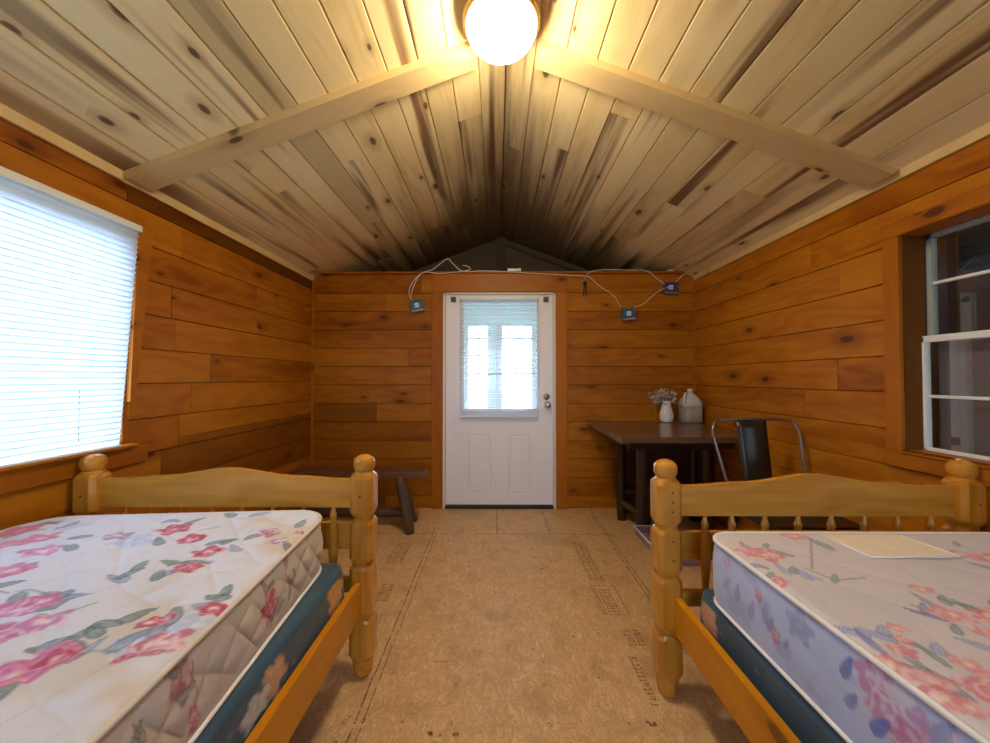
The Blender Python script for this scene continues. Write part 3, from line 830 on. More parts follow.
def make_bed(cx, half, cy, label):
    root = empty('bed_frame', (cx, cy, 0)); tag(root, label, 'bed')
    LN = 1.93
    for sx in (-1, 1):
        for y in (0, -LN):
            mb = MB(); mb.lathe(PP, (sx * half, y, 0), 32, smooth=False)
            o = mb.build('bed_post', 'post', root)
            if y == 0:   # plugs over the bolt holes
                mb = MB(); a = sx * half
                zs_ = (.70, .668, .635, .535, .47) if (sx < 0 and cx > 0) else (.66,)
                for z in zs_:
                    r = .0032 if cx > 0 else .004
                    mb = MB(); mb.lathe([(0, r), (-.0015, r), (-.0016, .0002)], (a + (.006 if cx > 0 else 0), -.0423, z), 10, axis='y')
                    mb.build('screw_hole', 'black', o)
    for y, nm in ((0, 'footboard_rail'), (-LN, 'headboard_rail')):
        mb = MB(); n = 48; i0 = half - .036
        top = [(-i0 + 2 * i0 * k / n, wavy(k / n)) for k in range(n + 1)]
        mb.prism([(-i0, .611), (i0, .611)] + top[::-1], 'xz', y - .011, y + .011, rnd=.3)
        mb.build(nm, 'bed', root)
        mb = MB(); mb.box((-i0, y - .014, .30), (i0, y + .010, .352), 0, bev=.003); mb.build('lower_rail', 'bed', root)
        mb = MB(); mb.box((-i0, y + .020, .443), (i0, y + .036, .545), 0, bev=.003); mb.build('back_brace', 'bed', root)
        if y == 0:
            sp = half * 2 / 9.0; 
            for k in range(8):
                x = -half + sp * (k + 1.0) + (.02 if k == 0 else 0)
                mb = MB(); mb.lathe(spindle_prof(), (x, y - .002, 0), 14); mb.build('spindle', 'bed', root)
    for sx in (-1, 1):
        mb = MB(); xo = sx * (half - (.018 if cx > 0 else .008)); mb.box((xo - .011, -LN + .03, .226), (xo + .011, -.03, .352), 1, bev=.004)
        rl = mb.build('side_rail', 'rail', root)
    for k in range(6):
        y = -.12 - k * .33
        mb = MB(); mb.box((-half + .02, y - .035, .232), (half - .02, y + .035, .250), 0, bev=.002); mb.build('support_slat', 'bed', root)
    return root
make_bed(-1.005, .509, 1.405, 'varnished pine bed frame by the left window, foot end facing the door')
make_bed(1.108, .517, 1.325, 'varnished pine bed frame by the right dark window, foot end facing the door')

# ------------------------------------------------------------------ printed mattresses
def vnoise(x, y, seed=0):
    xi = np.floor(x).astype(int); yi = np.floor(y).astype(int); fx = x - xi; fy = y - yi
    def h(a, b):
        n = (a * 374761393 + b * 668265263 + seed * 144665) & 0xffffffff
        n = ((n ^ (n >> 13)) * 1274126177) & 0xffffffff
        return ((n ^ (n >> 16)) & 0xffff) / 65535.0
    u = fx * fx * (3 - 2 * fx); v = fy * fy * (3 - 2 * fy)
    return (h(xi, yi) * (1 - u) + h(xi + 1, yi) * u) * (1 - v) + (h(xi, yi + 1) * (1 - u) + h(xi + 1, yi + 1) * u) * v
def fbm(x, y, s, seed=0, o=3):
    t = 0; a = .5
    for k in range(o): t = t + a * vnoise(x * s * 2 ** k, y * s * 2 ** k, seed + k); a *= .5
    return t / (1 - .5 ** o)
def sm(x, a, b): t = np.clip((x - a) / (b - a), 0, 1); return t * t * (3 - 2 * t)
def blend(col, m, c):
    col += (np.asarray(c, float)[None, :] if np.ndim(c) == 1 else c) * m[:, None] - col * m[:, None]
def rose(col, X, Y, cx, cy, rx, ry, c1, c2, c3=None, seed=0, op=.9):
    s = (abs(X - cx) < rx * 1.5) & (abs(Y - cy) < ry * 1.5); i = np.nonzero(s)[0]
    if not len(i): return
    x = (X[i] - cx) / rx; y = (Y[i] - cy) / ry; r = np.hypot(x, y); a = np.arctan2(y, x)
    nz = fbm(X[i] + seed, Y[i] + seed * 2, 45, seed)
    edge = 1 + .16 * np.sin(5 * a + seed) + .5 * (nz - .5)
    m = (1 - sm(r, edge * .86, edge * 1.02)) * op
    n2 = fbm(X[i] + seed * 3, Y[i], 70, seed + 5, 2)
    sw = sm(.5 + .32 * np.sin(r * 8 + a + nz * 12 + seed) + 1.1 * (n2 - .5), .38, .9)
    c = np.outer(1 - sw, c1) + np.outer(sw, c2)
    if c3 is not None:
        k = ((1 - sm(r, .1, .5)) * sm(nz, .35, .6))[:, None]; c = c * (1 - k) + np.asarray(c3) * k
    sub = col[i]; blend(sub, m, c); col[i] = sub
def leaf(col, X, Y, cx, cy, L, W, ang, c1, c2=None, op=.9):
    s = (abs(X - cx) < L) & (abs(Y - cy) < L); i = np.nonzero(s)[0]
    if not len(i): return
    ca, sa = math.cos(ang), math.sin(ang)
    x = ((X[i] - cx) * ca + (Y[i] - cy) * sa) / L * 2; y = (-(X[i] - cx) * sa + (Y[i] - cy) * ca) / W * 2
    e = np.sqrt(np.clip(1 - x * x, 0, 1)) * (1 - .35 * x); d = abs(y) / np.maximum(e, .02)
    nz = fbm(X[i], Y[i], 90, 3)
    m = (1 - sm(d, .8, 1.1)) * (abs(x) < 1) * op * (.72 + .4 * nz)
    m = np.clip(m, 0, 1)
    if c2 is None: c2 = c1
    k = sm(d, .35, .75); vein = (abs(y) < .10); k = np.maximum(k, vein * .8) * .75 + .25
    c = np.outer(1 - k, c2) + np.outer(k, c1)
    sub = col[i]; blend(sub, m, c); col[i] = sub
def line(col, X, Y, pts, w_, c, op=.7):
    for (x0, y0), (x1, y1) in zip(pts[:-1], pts[1:]):
        L2 = (x1 - x0) ** 2 + (y1 - y0) ** 2 + 1e-9
        t = np.clip(((X - x0) * (x1 - x0) + (Y - y0) * (y1 - y0)) / L2, 0, 1)
        d = np.hypot(X - x0 - t * (x1 - x0), Y - y0 - t * (y1 - y0))
        blend(col, (1 - sm(d, w_ * .5, w_ * 1.1)) * op, np.asarray(c))

def make_pad(name, a, b, th, cen, z0, rot, rc, puff_top, puff_side, paint_top, paint_side, mat, fine_to, edge=.012, bulge=.01, step=.004):
    """soft pad: half sizes a,b; top grid plus side wall rows; local frame centred, z from 0 to th"""
    def lines(h, fine_lo):
        v = [-h]
        while v[-1] < fine_lo: v.append(v[-1] + .04)
        n = max(2, int((h - v[-1]) / step)); s0 = v[-1]
        v += [s0 + (h - s0) * (k + 1) / n for k in range(n)]
        return np.array(v)
    xs = lines(a, -a); ys_ = lines(b, fine_to)
    GX, GY = np.meshgrid(xs, ys_, indexing='ij')
    def squeeze(x, y):
        u = np.clip((abs(x) - (a - rc)) / rc, 0, 1); v = np.clip((abs(y) - (b - rc)) / rc, 0, 1)
        m = (u > 0) & (v > 0)
        u2 = np.where(m, u * np.sqrt(1 - v * v / 2), u); v2 = np.where(m, v * np.sqrt(1 - u * u / 2), v)
        nx = np.where(u > 0, np.sign(x) * (a - rc + u2 * rc), x); ny = np.where(v > 0, np.sign(y) * (b - rc + v2 * rc), y)
        return nx, ny
    PX, PY = squeeze(GX, GY)
    de = np.minimum(a - abs(GX), b - abs(GY))
    drop = -edge * (1 - np.sqrt(np.clip(1 - (1 - np.clip(de / (edge * 1.6), 0, 1)) ** 2, 0, 1)))
    inner = sm(de, .0, .05)
    PZ = th + drop + puff_top(PX, PY) * inner
    nx, ny = PX.shape
    V = [np.stack([PX.ravel(), PY.ravel(), PZ.ravel()], 1)]
    idx = np.arange(nx * ny).reshape(nx, ny)
    Fq = np.stack([idx[:-1, :-1].ravel(), idx[1:, :-1].ravel(), idx[1:, 1:].ravel(), idx[:-1, 1:].ravel()], 1)
    col_t = paint_top(PX.ravel(), PY.ravel())
    loop = np.concatenate([idx[:, 0], idx[-1, 1:], idx[-2::-1, -1], idx[0, -2:0:-1]])
    lx, ly = PX.ravel()[loop], PY.ravel()[loop]; lz = PZ.ravel()[loop]
    # outward normals
    tx = np.roll(lx, -1) - np.roll(lx, 1); ty = np.roll(ly, -1) - np.roll(ly, 1); tl = np.hypot(tx, ty) + 1e-9
    ox, oy = ty / tl, -tx / tl
    rows = max(4, int(th / .005)); cols = [col_t]; nL = len(loop); faces = [Fq]; prev = loop; base = nx * ny
    arc = np.concatenate([[0], np.cumsum(np.hypot(np.diff(lx), np.diff(ly)))])
    for r in range(1, rows + 1):
        t = r / rows; z = lz[0] * 0 + (th - edge) * (1 - t)
        bl_ = bulge * math.sin(PI * t) ** .6
        off = bl_ + puff_side(arc, z) * math.sin(PI * t)
        X_ = lx + ox * off; Y_ = ly + oy * off
        V.append(np.stack([X_, Y_, np.full(nL, z)], 1)); cols.append(paint_side(X_, Y_, np.full(nL, z), ox, arc))
        cur = base + np.arange(nL)
        faces.append(np.stack([prev, cur, np.roll(cur, -1), np.roll(prev, -1)], 1)); prev = cur; base += nL
    V = np.concatenate(V); Fa = np.concatenate(faces); CO = np.concatenate(cols)
    me = bpy.data.meshes.new(name)
    me.vertices.add(len(V)); me.vertices.foreach_set('co', V.astype(np.float32).ravel())
    bot = prev[::-1]
    nl = Fa.size + len(bot)
    me.loops.add(nl); me.loops.foreach_set('vertex_index', np.concatenate([Fa.ravel(), bot]).astype(np.int32))
    st = np.concatenate([np.arange(len(Fa)) * 4, [Fa.size]]).astype(np.int32)
    me.polygons.add(len(Fa) + 1); me.polygons.foreach_set('loop_start', st)
    me.update(calc_edges=True); me.validate()
    me.polygons.foreach_set('use_smooth', [True] * len(me.polygons))
    at = me.color_attributes.new('print', 'FLOAT_COLOR', 'POINT')
    at.data.foreach_set('color', np.concatenate([np.clip(CO, 0, 1), np.ones((len(CO), 1))], 1).astype(np.float32).ravel())
    me.materials.append(M[mat])
    o = bpy.data.objects.new(name, me); C.objects.link(o)
    o.location = (*cen, z0); o.rotation_euler.z = rot
    out = [(lx[k] + ox[k] * .004, ly[k] + oy[k] * .004) for k in range(0, nL, 6)]
    return o, out
def piping(o, outline, z, rad, mat):
    mb = MB(); pts = [(p[0], p[1], z) for p in outline]; pts.append(pts[0])
    mb.tube(pts, rad, 8, cap=False); return mb.build('piping', mat, o)

# left: white ticking with red and rose bouquets
rotL = math.radians(4.5); cenL = (-.984, .360); aL, bL, thL, z0L = .465, .94, .18, .447
def toL(x, y):  # survey pixel on the top face -> local
    d = F * (H - .627) / (y - 378); X = (x - 497) * d / F
    dx, dy = X - cenL[0], d - cenL[1]; c, s = math.cos(-rotL), math.sin(-rotL)
    return dx * c - dy * s, dx * s + dy * c
def toLs(x, y):  # pixel on the aisle side -> local (y, z)
    X = -.56; d = F * X / (x - 497); z = H - (y - 378) * d / F
    c, s = math.cos(-rotL), math.sin(-rotL)
    return (X - cenL[0]) * s + (d - cenL[1]) * c, z - z0L
GR = (.035, .085, .095); GRl = (.24, .36, .36); BL = (.16, .22, .38); BLl = (.42, .54, .74)
RD = (.50, .04, .10); PK = (.80, .30, .40); PU = (.50, .20, .42)
def quilt(x, y, s, amp):
    u = (x + y) / s; v = (x - y) / s
    wx = .18 * np.sin(x * 22 + y * 9); 
    l1 = abs(np.sin(PI * (u + wx))); l2 = abs(np.sin(PI * (v - wx)))
    return amp * (np.minimum(l1, l2) ** .45 - .7)
def pt_left(x, y):
    base = np.tile(np.array([.75, .755, .84]), (len(x), 1))
    # cream wear along the aisle edge
    st = sm(x, .10, .44) * sm(fbm(x, y, 9, 4), .38, .66) * .75
    blend(base, st, np.array([.66, .53, .34]))
    ql = quilt(x, y, .17, 1.0); blend(base, sm(-ql, .40, .62) * .35, np.array([.60, .56, .58]))
    n = fbm(x, y, 30, 8); blend(base, sm(n, .6, .8) * .15, np.array([.55, .54, .56]))
    X, Y = x, y
    R = [(176, 528, .055, RD, PK), (192, 537, .045, RD, PK), (209, 550, .045, RD, PK), (188, 567, .04, RD, PK), (20, 530, .07, (.72, .22, .38), PK), (40, 538, .06, (.68, .2, .35), PK),
         (8, 545, .06, (.72, .25, .42), PK), (44, 551, .055, (.62, .18, .40), (.85, .5, .66)), (12, 571, .05, (.65, .2, .42), PK), (26, 605, .06, (.58, .16, .38), (.85, .5, .68)),
         (42, 598, .05, (.60, .16, .36), (.86, .52, .66)), (10, 630, .055, (.56, .12, .32), (.8, .44, .58)), (46, 619, .05, (.62, .2, .42), (.88, .6, .72)), (166, 640, .055, (.55, .16, .26), (.85, .6, .62)),
         (215, 607, .035, RD, PK), (152, 619, .03, RD, PK), (168, 615, .025, RD, PK), (269, 532, .04, (.42, .12, .24), (.75, .6, .7)), (279, 540, .035, (.38, .2, .4), (.75, .6, .75)),
         (300, 531, .02, RD, PK), (119, 536, .045, (.42, .25, .45), (.70, .62, .78)), (60, 648, .035, (.62, .15, .36), PK), (36, 664, .055, (.60, .14, .36), (.88, .5, .66)), (12, 672, .045, (.60, .14, .38), PK), (62, 655, .04, RD, PK), (128, 655, .02, RD, PK)]
    for (px, py) in ((133, 540), (182, 622), (150, 640)):
        cx, cy = toL(px, py); rose(base, X, Y, cx, cy, .055, .04, (.50, .58, .80), (.70, .76, .90), None, px, .8)
    Lf = [(172, 521), (196, 521), (160, 540), (53, 522), (69, 524), (71, 548), (81, 538), (25, 569), (119, 576), (131, 572), (142, 565), (176, 561), (172, 572), (160, 574), (198, 561), (231, 540), (236, 547), (222, 541),
          (302, 522), (231, 514), (262, 513), (227, 589), (219, 595), (147, 631), (160, 628), (59, 591), (59, 601), (20, 595), (77, 593), (79, 635), (97, 629), (55, 641), (90, 646), (74, 643), (4, 585), (5, 690), (205, 604), (140, 612), (177, 612), (110, 622), (130, 640), (290, 545), (255, 536)]
    for k, (px, py) in enumerate(Lf):
        cx, cy = toL(px, py); an = (k * 1.13) % PI
        leaf(base, X, Y, cx, cy, .055 + .02 * ((k * 7) % 3) / 2, .028, an, GR if k % 4 else BL, GRl if k % 4 else BLl, .85)
    for k, (px, py, r, c1, c2) in enumerate(R):
        cx, cy = toL(px, py); rose(base, X, Y, cx, cy, r * .85, r * .68, c1, c2, (.92, .72, .76), k + 3, .95)
    for pts in (((40, 612), (70, 611), (98, 602)), ((0, 590), (30, 588), (50, 592)), ((80, 656), (95, 650), (120, 650)), ((200, 530), (220, 527)), ((60, 530), (95, 523))):
        line(base, X, Y, [toL(*p) for p in pts], .004, (.2, .3, .34), .7)
    # bouquets further down the bed
    for k in range(14):
        cx = random.uniform(-.42, .42); cy = random.uniform(-.9, .0)
        rose(base, X, Y, cx, cy, .06, .05, RD, PK, None, k, .9)
        for j in range(3): leaf(base, X, Y, cx + random.uniform(-.09, .09), cy + random.uniform(-.09, .09), .07, .03, random.uniform(0, 3), GR, GRl)
    return base
def ps_left(x, y, z, ox, arc):
    base = np.tile(np.array([.56, .49, .46]), (len(x), 1))
    blend(base, sm(fbm(arc, z, 12, 2), .45, .7) * .5, np.array([.64, .55, .40]))
    q_ = quilt(arc, z, .12, 1.0); blend(base, sm(-q_, .42, .62) * .5, np.array([.72, .68, .67]))
    m = ox > .5
    Y = np.where(m, y, 99.0)
    for (px, py, r, c1, c2) in ((268, 603, .036, (.42, .04, .09), (.75, .3, .32)), (289, 561, .014, (.4, .15, .15), (.6, .4, .38)), (293, 581, .013, (.45, .2, .2), (.6, .4, .38)), (167, 680, .030, (.32, .08, .14), (.55, .3, .34)), (179, 709, .014, (.45, .08, .12), (.7, .35, .35)), (184, 721, .014, (.45, .08, .12), (.7, .35, .35)), (256, 560, .012, (.4, .2, .2), (.6, .4, .4))):
        cy, cz = toLs(px, py); rose(base, Y, z, cy, cz, r, r * 1.2, c1, c2, None, px, .9)
    for k, (px, py) in enumerate(((271, 583), (263, 585), (281, 605), (277, 598), (272, 616), (172, 690), (118, 731), (112, 737), (160, 672), (291, 590), (287, 552), (296, 572))):
        cy, cz = toLs(px, py); leaf(base, Y, z, cy, cz, .045, .016, (k * 1.9) % PI, (.10, .11, .10), (.34, .34, .32), .85)
    line(base, Y, z, [toLs(180, 660), toLs(182, 690), toLs(181, 700)], .0025, (.2, .15, .13), .7)
    line(base, Y, z, [toLs(284, 545), toLs(289, 575), toLs(294, 590)], .002, (.2, .15, .13), .7)
    return base
def puffL(x, y): return quilt(x, y, .17, .009) + .014 * (fbm(x, y, 6, 5) - .5) - .018 * (1 - sm(abs(x), .1, .46)) * 0
mL, outL = make_pad('mattress', aL, bL, thL, cenL, z0L, rotL, .11, puffL, lambda s, z: quilt(s, z, .10, .010), pt_left, ps_left, 'fabric', -.15)
tag(mL, 'white mattress printed with red roses, on the left bed', 'mattress')
piping(mL, outL, thL - .008, .0055, 'pipingc'); piping(mL, outL, .004, .005, 'pipingw')

# right: lilac grey ticking with pink and blue sprays
cenR = (.65 + .475, 1.175 - .94); aR, bR, thR, z0R = .475, .94, .195, .42
def toR(x, y):
    d = F * (H - .615) / (y - 378); X = (x - 497) * d / F; return X - cenR[0], d - cenR[1]
def toRs(x, y):
    X = .65; d = F * X / (x - 497); return d - cenR[1], H - (y - 378) * d / F - z0R
PK1 = (.66, .16, .24); PK2 = (.84, .48, .52); B1 = (.09, .13, .40); B2 = (.22, .27, .50); T1 = (.13, .20, .24)
def pt_right(x, y):
    base = np.tile(np.array([.66, .61, .67]), (len(x), 1))
    n = fbm(x, y, 7, 11); blend(base, sm(n, .45, .75) * .3, np.array([.56, .55, .64]))
    ql = quilt(x, y, .26, 1.0); blend(base, sm(-ql, .50, .66) * .5, np.array([.70, .64, .62]))
    X, Y = x, y
    Rz = [(943, 609, .045), (984, 613, .05), (915, 585, .03), (984, 556, .06), (955, 552, .035), (760, 552, .06), (745, 549, .04), (774, 578, .035), (790, 534.5, .045), (881, 658, .038), (923, 673, .036), (896, 646, .03), (958, 658, .03), (933, 690, .04), (891, 624, .022), (983, 686, .05), (985, 628, .04), (866, 650, .02), (960, 700, .03), (897, 636, .02), (975, 668, .02)]
    Lf = [(917, 603, B1), (919, 609, B1), (921, 598, T1), (937, 595, T1), (950, 599, T1), (962, 604, T1), (948, 624, T1), (843.5, 626, B2), (862, 636, B1), (877, 627, B2), (824, 619, B2), (743, 545, T1), (763, 544, T1), (777, 551, T1), (777, 565, B2), (790, 567, T1), (803, 572, B2), (821, 543, T1), (950, 541, T1), (978, 564, T1), (921, 648, T1), (930, 644, B2), (896, 637, T1), (798, 570, B2), (830, 575, T1), (868, 630, B2), (808, 538, T1), (767, 573, T1), (752, 562, T1), (940, 678, T1), (985, 600, T1), (970, 640, B2), (905, 655, T1)]
    for k, (px, py, c) in enumerate(Lf):
        cx, cy = toR(px, py); an = math.atan2(1, .9) if k % 3 == 0 else (1.9 + .5 * math.sin(k * 2.1))
        leaf(base, X, Y, cx, cy, .05 + .012 * (k % 3), .016 + .006 * (k % 2), an, c, tuple(min(1, v * 1.7 + .05) for v in c), .8)
    for k, (px, py, r) in enumerate(Rz):
        cx, cy = toR(px, py); rose(base, X, Y, cx, cy, r * .78, r * .66, PK1 if k % 2 else (.74, .26, .32), PK2, (.88, .76, .62), k * 3 + 1, .82)
    for pts in (((894, 658), (922, 666), (952, 679)), ((807, 536), (808, 566)), ((800, 565), (830, 577), (860, 575)), ((905, 600), (925, 606))):
        line(base, X, Y, [toR(*p) for p in pts], .0035, (.28, .26, .30), .75)
    for k in range(12):
        cx = random.uniform(-.42, .42); cy = random.uniform(-.9, .0)
        rose(base, X, Y, cx, cy, .055, .05, PK1, PK2, None, k, .8)
        for j in range(3): leaf(base, X, Y, cx + random.uniform(-.09, .09), cy + random.uniform(-.09, .09), .06, .025, random.uniform(0, 3), B1 if j else T1)
    return base
def ps_right(x, y, z, ox, arc):
    base = np.tile(np.array([.50, .60, .90]), (len(x), 1))
    n = fbm(arc, z, 10, 21); blend(base, sm(n, .42, .7) * .7, np.array([.60, .68, .90]))
    blend(base, sm(fbm(arc, z, 16, 31), .55, .75) * .5, np.array([.30, .38, .66]))
    Y = np.where(ox < -.5, y, 99.0)
    for (px, py, r, c1, c2) in ((798, 623, .035, (.26, .36, .68), (.36, .46, .74)), (758, 593, .016, (.55, .2, .42), (.65, .5, .7)), (775, 631, .02, (.55, .15, .35), (.66, .45, .68)), (868, 672, .034, (.50, .20, .44), (.72, .58, .74)), (884, 705, .038, (.52, .22, .46), (.74, .62, .78)), (893, 690, .022, (.62, .6, .74), (.7, .66, .8)), (919, 719, .024, (.46, .22, .48), (.58, .4, .64)), (908, 735, .03, (.50, .16, .40), (.65, .42, .62)), (726, 560, .02, (.5, .4, .62), (.6, .55, .75)), (950, 742, .03, (.55, .4, .62), (.68, .6, .76))):
        cy, cz = toRs(px, py); rose(base, Y, z, cy, cz, r, r, c1, c2, None, px, .8)
    for k, (px, py, c, L) in enumerate(((845, 662, (.05, .09, .42), .05), (850, 694, (.12, .17, .50), .045), (878, 719, (.03, .10, .50), .055), (786, 640, (.20, .2, .5), .03), (765, 610, (.25, .28, .55), .05), (738, 590, (.25, .30, .55), .05), (752, 606, (.28, .32, .58), .05), (937, 725, (.2, .28, .55), .05), (728, 580, (.28, .32, .6), .05), (770, 620, (.22, .25, .5), .05))):
        cy, cz = toRs(px, py); leaf(base, Y, z, cy, cz, L, L * .42, 1.9 + .3 * math.sin(k), c, tuple(min(1, v * 1.3) for v in c), .8)
    return base
def puffR(x, y): return quilt(x, y, .26, .004) + .006 * (fbm(x, y, 5, 15) - .5)
mR, outR = make_pad('mattress', aR, bR, thR, cenR, z0R, 0, .07, puffR, lambda s, z: quilt(s, z, .2, .003), pt_right, ps_right, 'fabric', -.1)
tag(mR, 'lilac grey mattress with pink flowers and blue side, on the right bed', 'mattress')
piping(mR, outR, thR - .008, .006, 'pipingw'); piping(mR, outR, .004, .005, 'pipingw')
mb = MB()
vs = []
nx_, ny_ = 12, 10
for i in range(nx_ + 1):
    for j in range(ny_ + 1):
        x = .975 + (1.213 - .975) * i / nx_ - cenR[0] + .012 * (1 - j / ny_); y = 1.0 + .158 * j / ny_ - cenR[1]
        z = thR + float(puffR(np.array([x]), np.array([y]))[0]) * 1.0 + .0025 - (.004 if j == ny_ else 0)
        vs.append((x, y, z))
mb.add(vs, [(i * (ny_ + 1) + j, (i + 1) * (ny_ + 1) + j, (i + 1) * (ny_ + 1) + j + 1, i * (ny_ + 1) + j + 1) for i in range(nx_) for j in range(ny_)], None, (.5, 0), True)
lb = mb.build('sewn_label', 'label', mR, fix=False); lb['label'] = 'cream cloth label'
mb = MB(); mb.tube([vs[0], vs[(nx_) * (ny_ + 1)]], .0025, 6); mb.tube([vs[0], vs[ny_ - 1]], .0025, 6); mb.tube([vs[nx_ * (ny_ + 1)], vs[nx_ * (ny_ + 1) + ny_ - 1]], .0025, 6)
mb.build('label_stitching', 'pipingw', lb)

# box springs in blue satin with peach motifs
def bs_paint(side, feats):
    def top(x, y):
        b_ = np.tile(np.array([.040, .095, .150]), (len(x), 1)); blend(b_, sm(fbm(x, y, 14, 3), .5, .75) * .5, np.array([.06, .13, .18])); return b_
    def sd(x, y, z, ox, arc):
        b_ = np.tile(np.array([.024, .068, .115]), (len(x), 1))
        blend(b_, sm(fbm(arc, z, 25, 5), .52, .72) * .6, np.array([.03, .10, .13]))
        blend(b_, sm(fbm(arc, z, 110, 9, 2), .80, .86) * .6, np.array([.4, .45, .45]))
        Y = np.where(ox * side > .5, y, 99.)
        for (cy, cz, ry, rz, c1, c2) in feats: rose(b_, Y, z, cy, cz, ry, rz, c1, c2, None, int(cy * 50) + 60, .92)
        return b_
    return top, sd
zero = lambda x, y: x * 0
PE = (.55, .30, .16); PE2 = (.70, .44, .27); GY = (.45, .44, .42)
t_, s_ = bs_paint(1, [(.835, .135, .055, .060, (.66, .30, .03), (.78, .42, .08)), (.50, .13, .05, .04, PE, PE2), (.43, .12, .05, .03, GY, (.6, .6, .58)), (.1, .1, .05, .04, PE, PE2), (-.4, .1, .05, .04, PE, PE2)])
o, out = make_pad('box_spring', .456, .945, .193, (-.985, .395), .252, 0, .06, zero, lambda s, z: s * 0, t_, s_, 'satin', .0, edge=.022, bulge=.006, step=.012)
tag(o, 'dark blue satin box spring under the rose printed mattress', 'box spring')
t_, s_ = bs_paint(-1, [(.865, .118, .045, .058, (.60, .32, .20), (.70, .42, .28)), (.39, .10, .06, .035, (.30, .18, .12), (.55, .40, .32)), (.30, .07, .05, .03, GY, (.62, .66, .68)), (-.2, .1, .05, .04, PE, PE2)])
o, out = make_pad('box_spring', .474, .945, .166, (1.117, .285), .252, 0, .05, zero, lambda s, z: s * 0, t_, s_, 'satin', .0, edge=.018, bulge=.005, step=.012)
tag(o, 'teal blue satin box spring under the lilac mattress', 'box spring')

# ------------------------------------------------------------------ table
tb = empty('dining_table', (1.16, 2.67, 0)); tag(tb, 'dark stained wooden table against the right corner, jug and vase on top', 'table')
mb = MB(); x0, x1, ya, yb = -.41, .42, -.42, .46
for k in range(6):
    a = ya + (yb - ya) * k / 6; mb.box((x0, a + .0008, .700), (x1, a + (yb - ya) / 6 - .0008, .736), 0, 0, None, .003)
mb.build('tabletop', 'tabletop', tb)
mb = MB(); mb.box((x0 - .0, ya, .690), (x0 + .03, yb, .7005), 1, bev=.002); mb.build('edge_batten', 'walnut', tb)
mb = MB(); mb.box((-.30, ya + .22, .62), (.40, ya + .25, .70), 0, bev=.003); mb.build('apron', 'walnut', tb); mb = MB(); mb.box((-.30, yb - .13, .62), (.40, yb - .10, .70), 0, bev=.003)
mb.build('apron', 'walnut', tb)
def logp(a, b_, r0, r1, n=8):
    a, b_ = Vector(a), Vector(b_); P = []; R = []
    for k in range(n + 1):
        t = k / n; P.append(a.lerp(b_, t) + Vector((random.uniform(-1, 1), random.uniform(-1, 1), 0)) * .002); R.append((r0 + (r1 - r0) * t) * random.uniform(.96, 1.04))
    return P, R
for (a, b_, r0, r1) in (((-.115, .04, 0), (-.125, .0, .70), .052, .046), ((-.20, .25, 0), (-.20, .25, .70), .036, .033), ((.34, .04, 0), (.33, .0, .70), .05, .046), ((.36, .25, 0), (.36, .25, .70), .036, .033)):
    mb = MB(); P, R = logp(a, b_, r0, r1); mb.tube(P, R, 14); mb.build('leg', 'walnut', tb)
for (a, b_) in (((-.20, .25, .14), (-.118, .04, .10)), ((.36, .25, .14), (.34, .04, .10)), ((-.20, .25, .22), (.36, .25, .22))):
    mb = MB(); P, R = logp(a, b_, .027, .027); mb.tube(P, R, 10); mb.build('stretcher', 'logdark', tb)
mb = MB(); mb.box((-.18, .255, .05), (.38, .275, .69), 0, bev=.002); mb.build('added_dark_panel', 'walnut', tb)  # dark panel added to blacken the space under the table

# vase with dried flowers
vs_ = empty('flower_vase', (1.362, 3.03, .736)); tag(vs_, 'white vase with dried flowers beside the plastic jug on the table', 'vase')
mb = MB(); mb.lathe([(0, .036), (.004, .046), (.03, .053), (.06, .053), (.085, .047), (.11, .038), (.14, .033), (.165, .033), (.172, .036), (.170, .030), (.12, .026), (.11, .001)], (0, 0, 0), 24); mb.build('vase_body', 'pot', vs_)
mb = MB(); mb.tube([(-.008, -.045, .05), (0, -.046, .056), (.012, -.045, .05)], .002, 5); mb.tube([(-.014, -.044, .06), (.002, -.045, .062), (.016, -.043, .058)], .002, 5); mb.build('painted_sprig', 'bronze', vs_)
mst = MB(); mfl = MB(); rr = random.Random(3)
for k in range(110):
    an = rr.uniform(0, 2 * PI); rad = rr.uniform(.01, .11); hh = rr.uniform(.185, .28) - (rad * .4)
    tx_ = rad * math.cos(an) - .028; ty_ = rad * math.sin(an) * .6
    mst.tube([(0, 0, .13), (tx_ * .5, ty_ * .5, .13 + (hh - .13) * .6), (tx_, ty_, hh)], .0012, 5)
    r = rr.uniform(.006, .013)
    mfl.lathe([(-r, .0005), (-r * .6, r * .8), (0, r), (r * .6, r * .8), (r, .0005)], (tx_, ty_, hh), 7)
for k in range(14):
    mfl.lathe([(-.008, .0005), (-.004, .006), (0, .008), (.004, .006), (.008, .0005)], (-.075 + rr.uniform(-.03, .02), rr.uniform(-.03, .03), .175 + rr.uniform(-.03, .03)), 7)
mst.build('stems', 'stem', vs_); mfl.build('blossoms', 'dried', vs_)
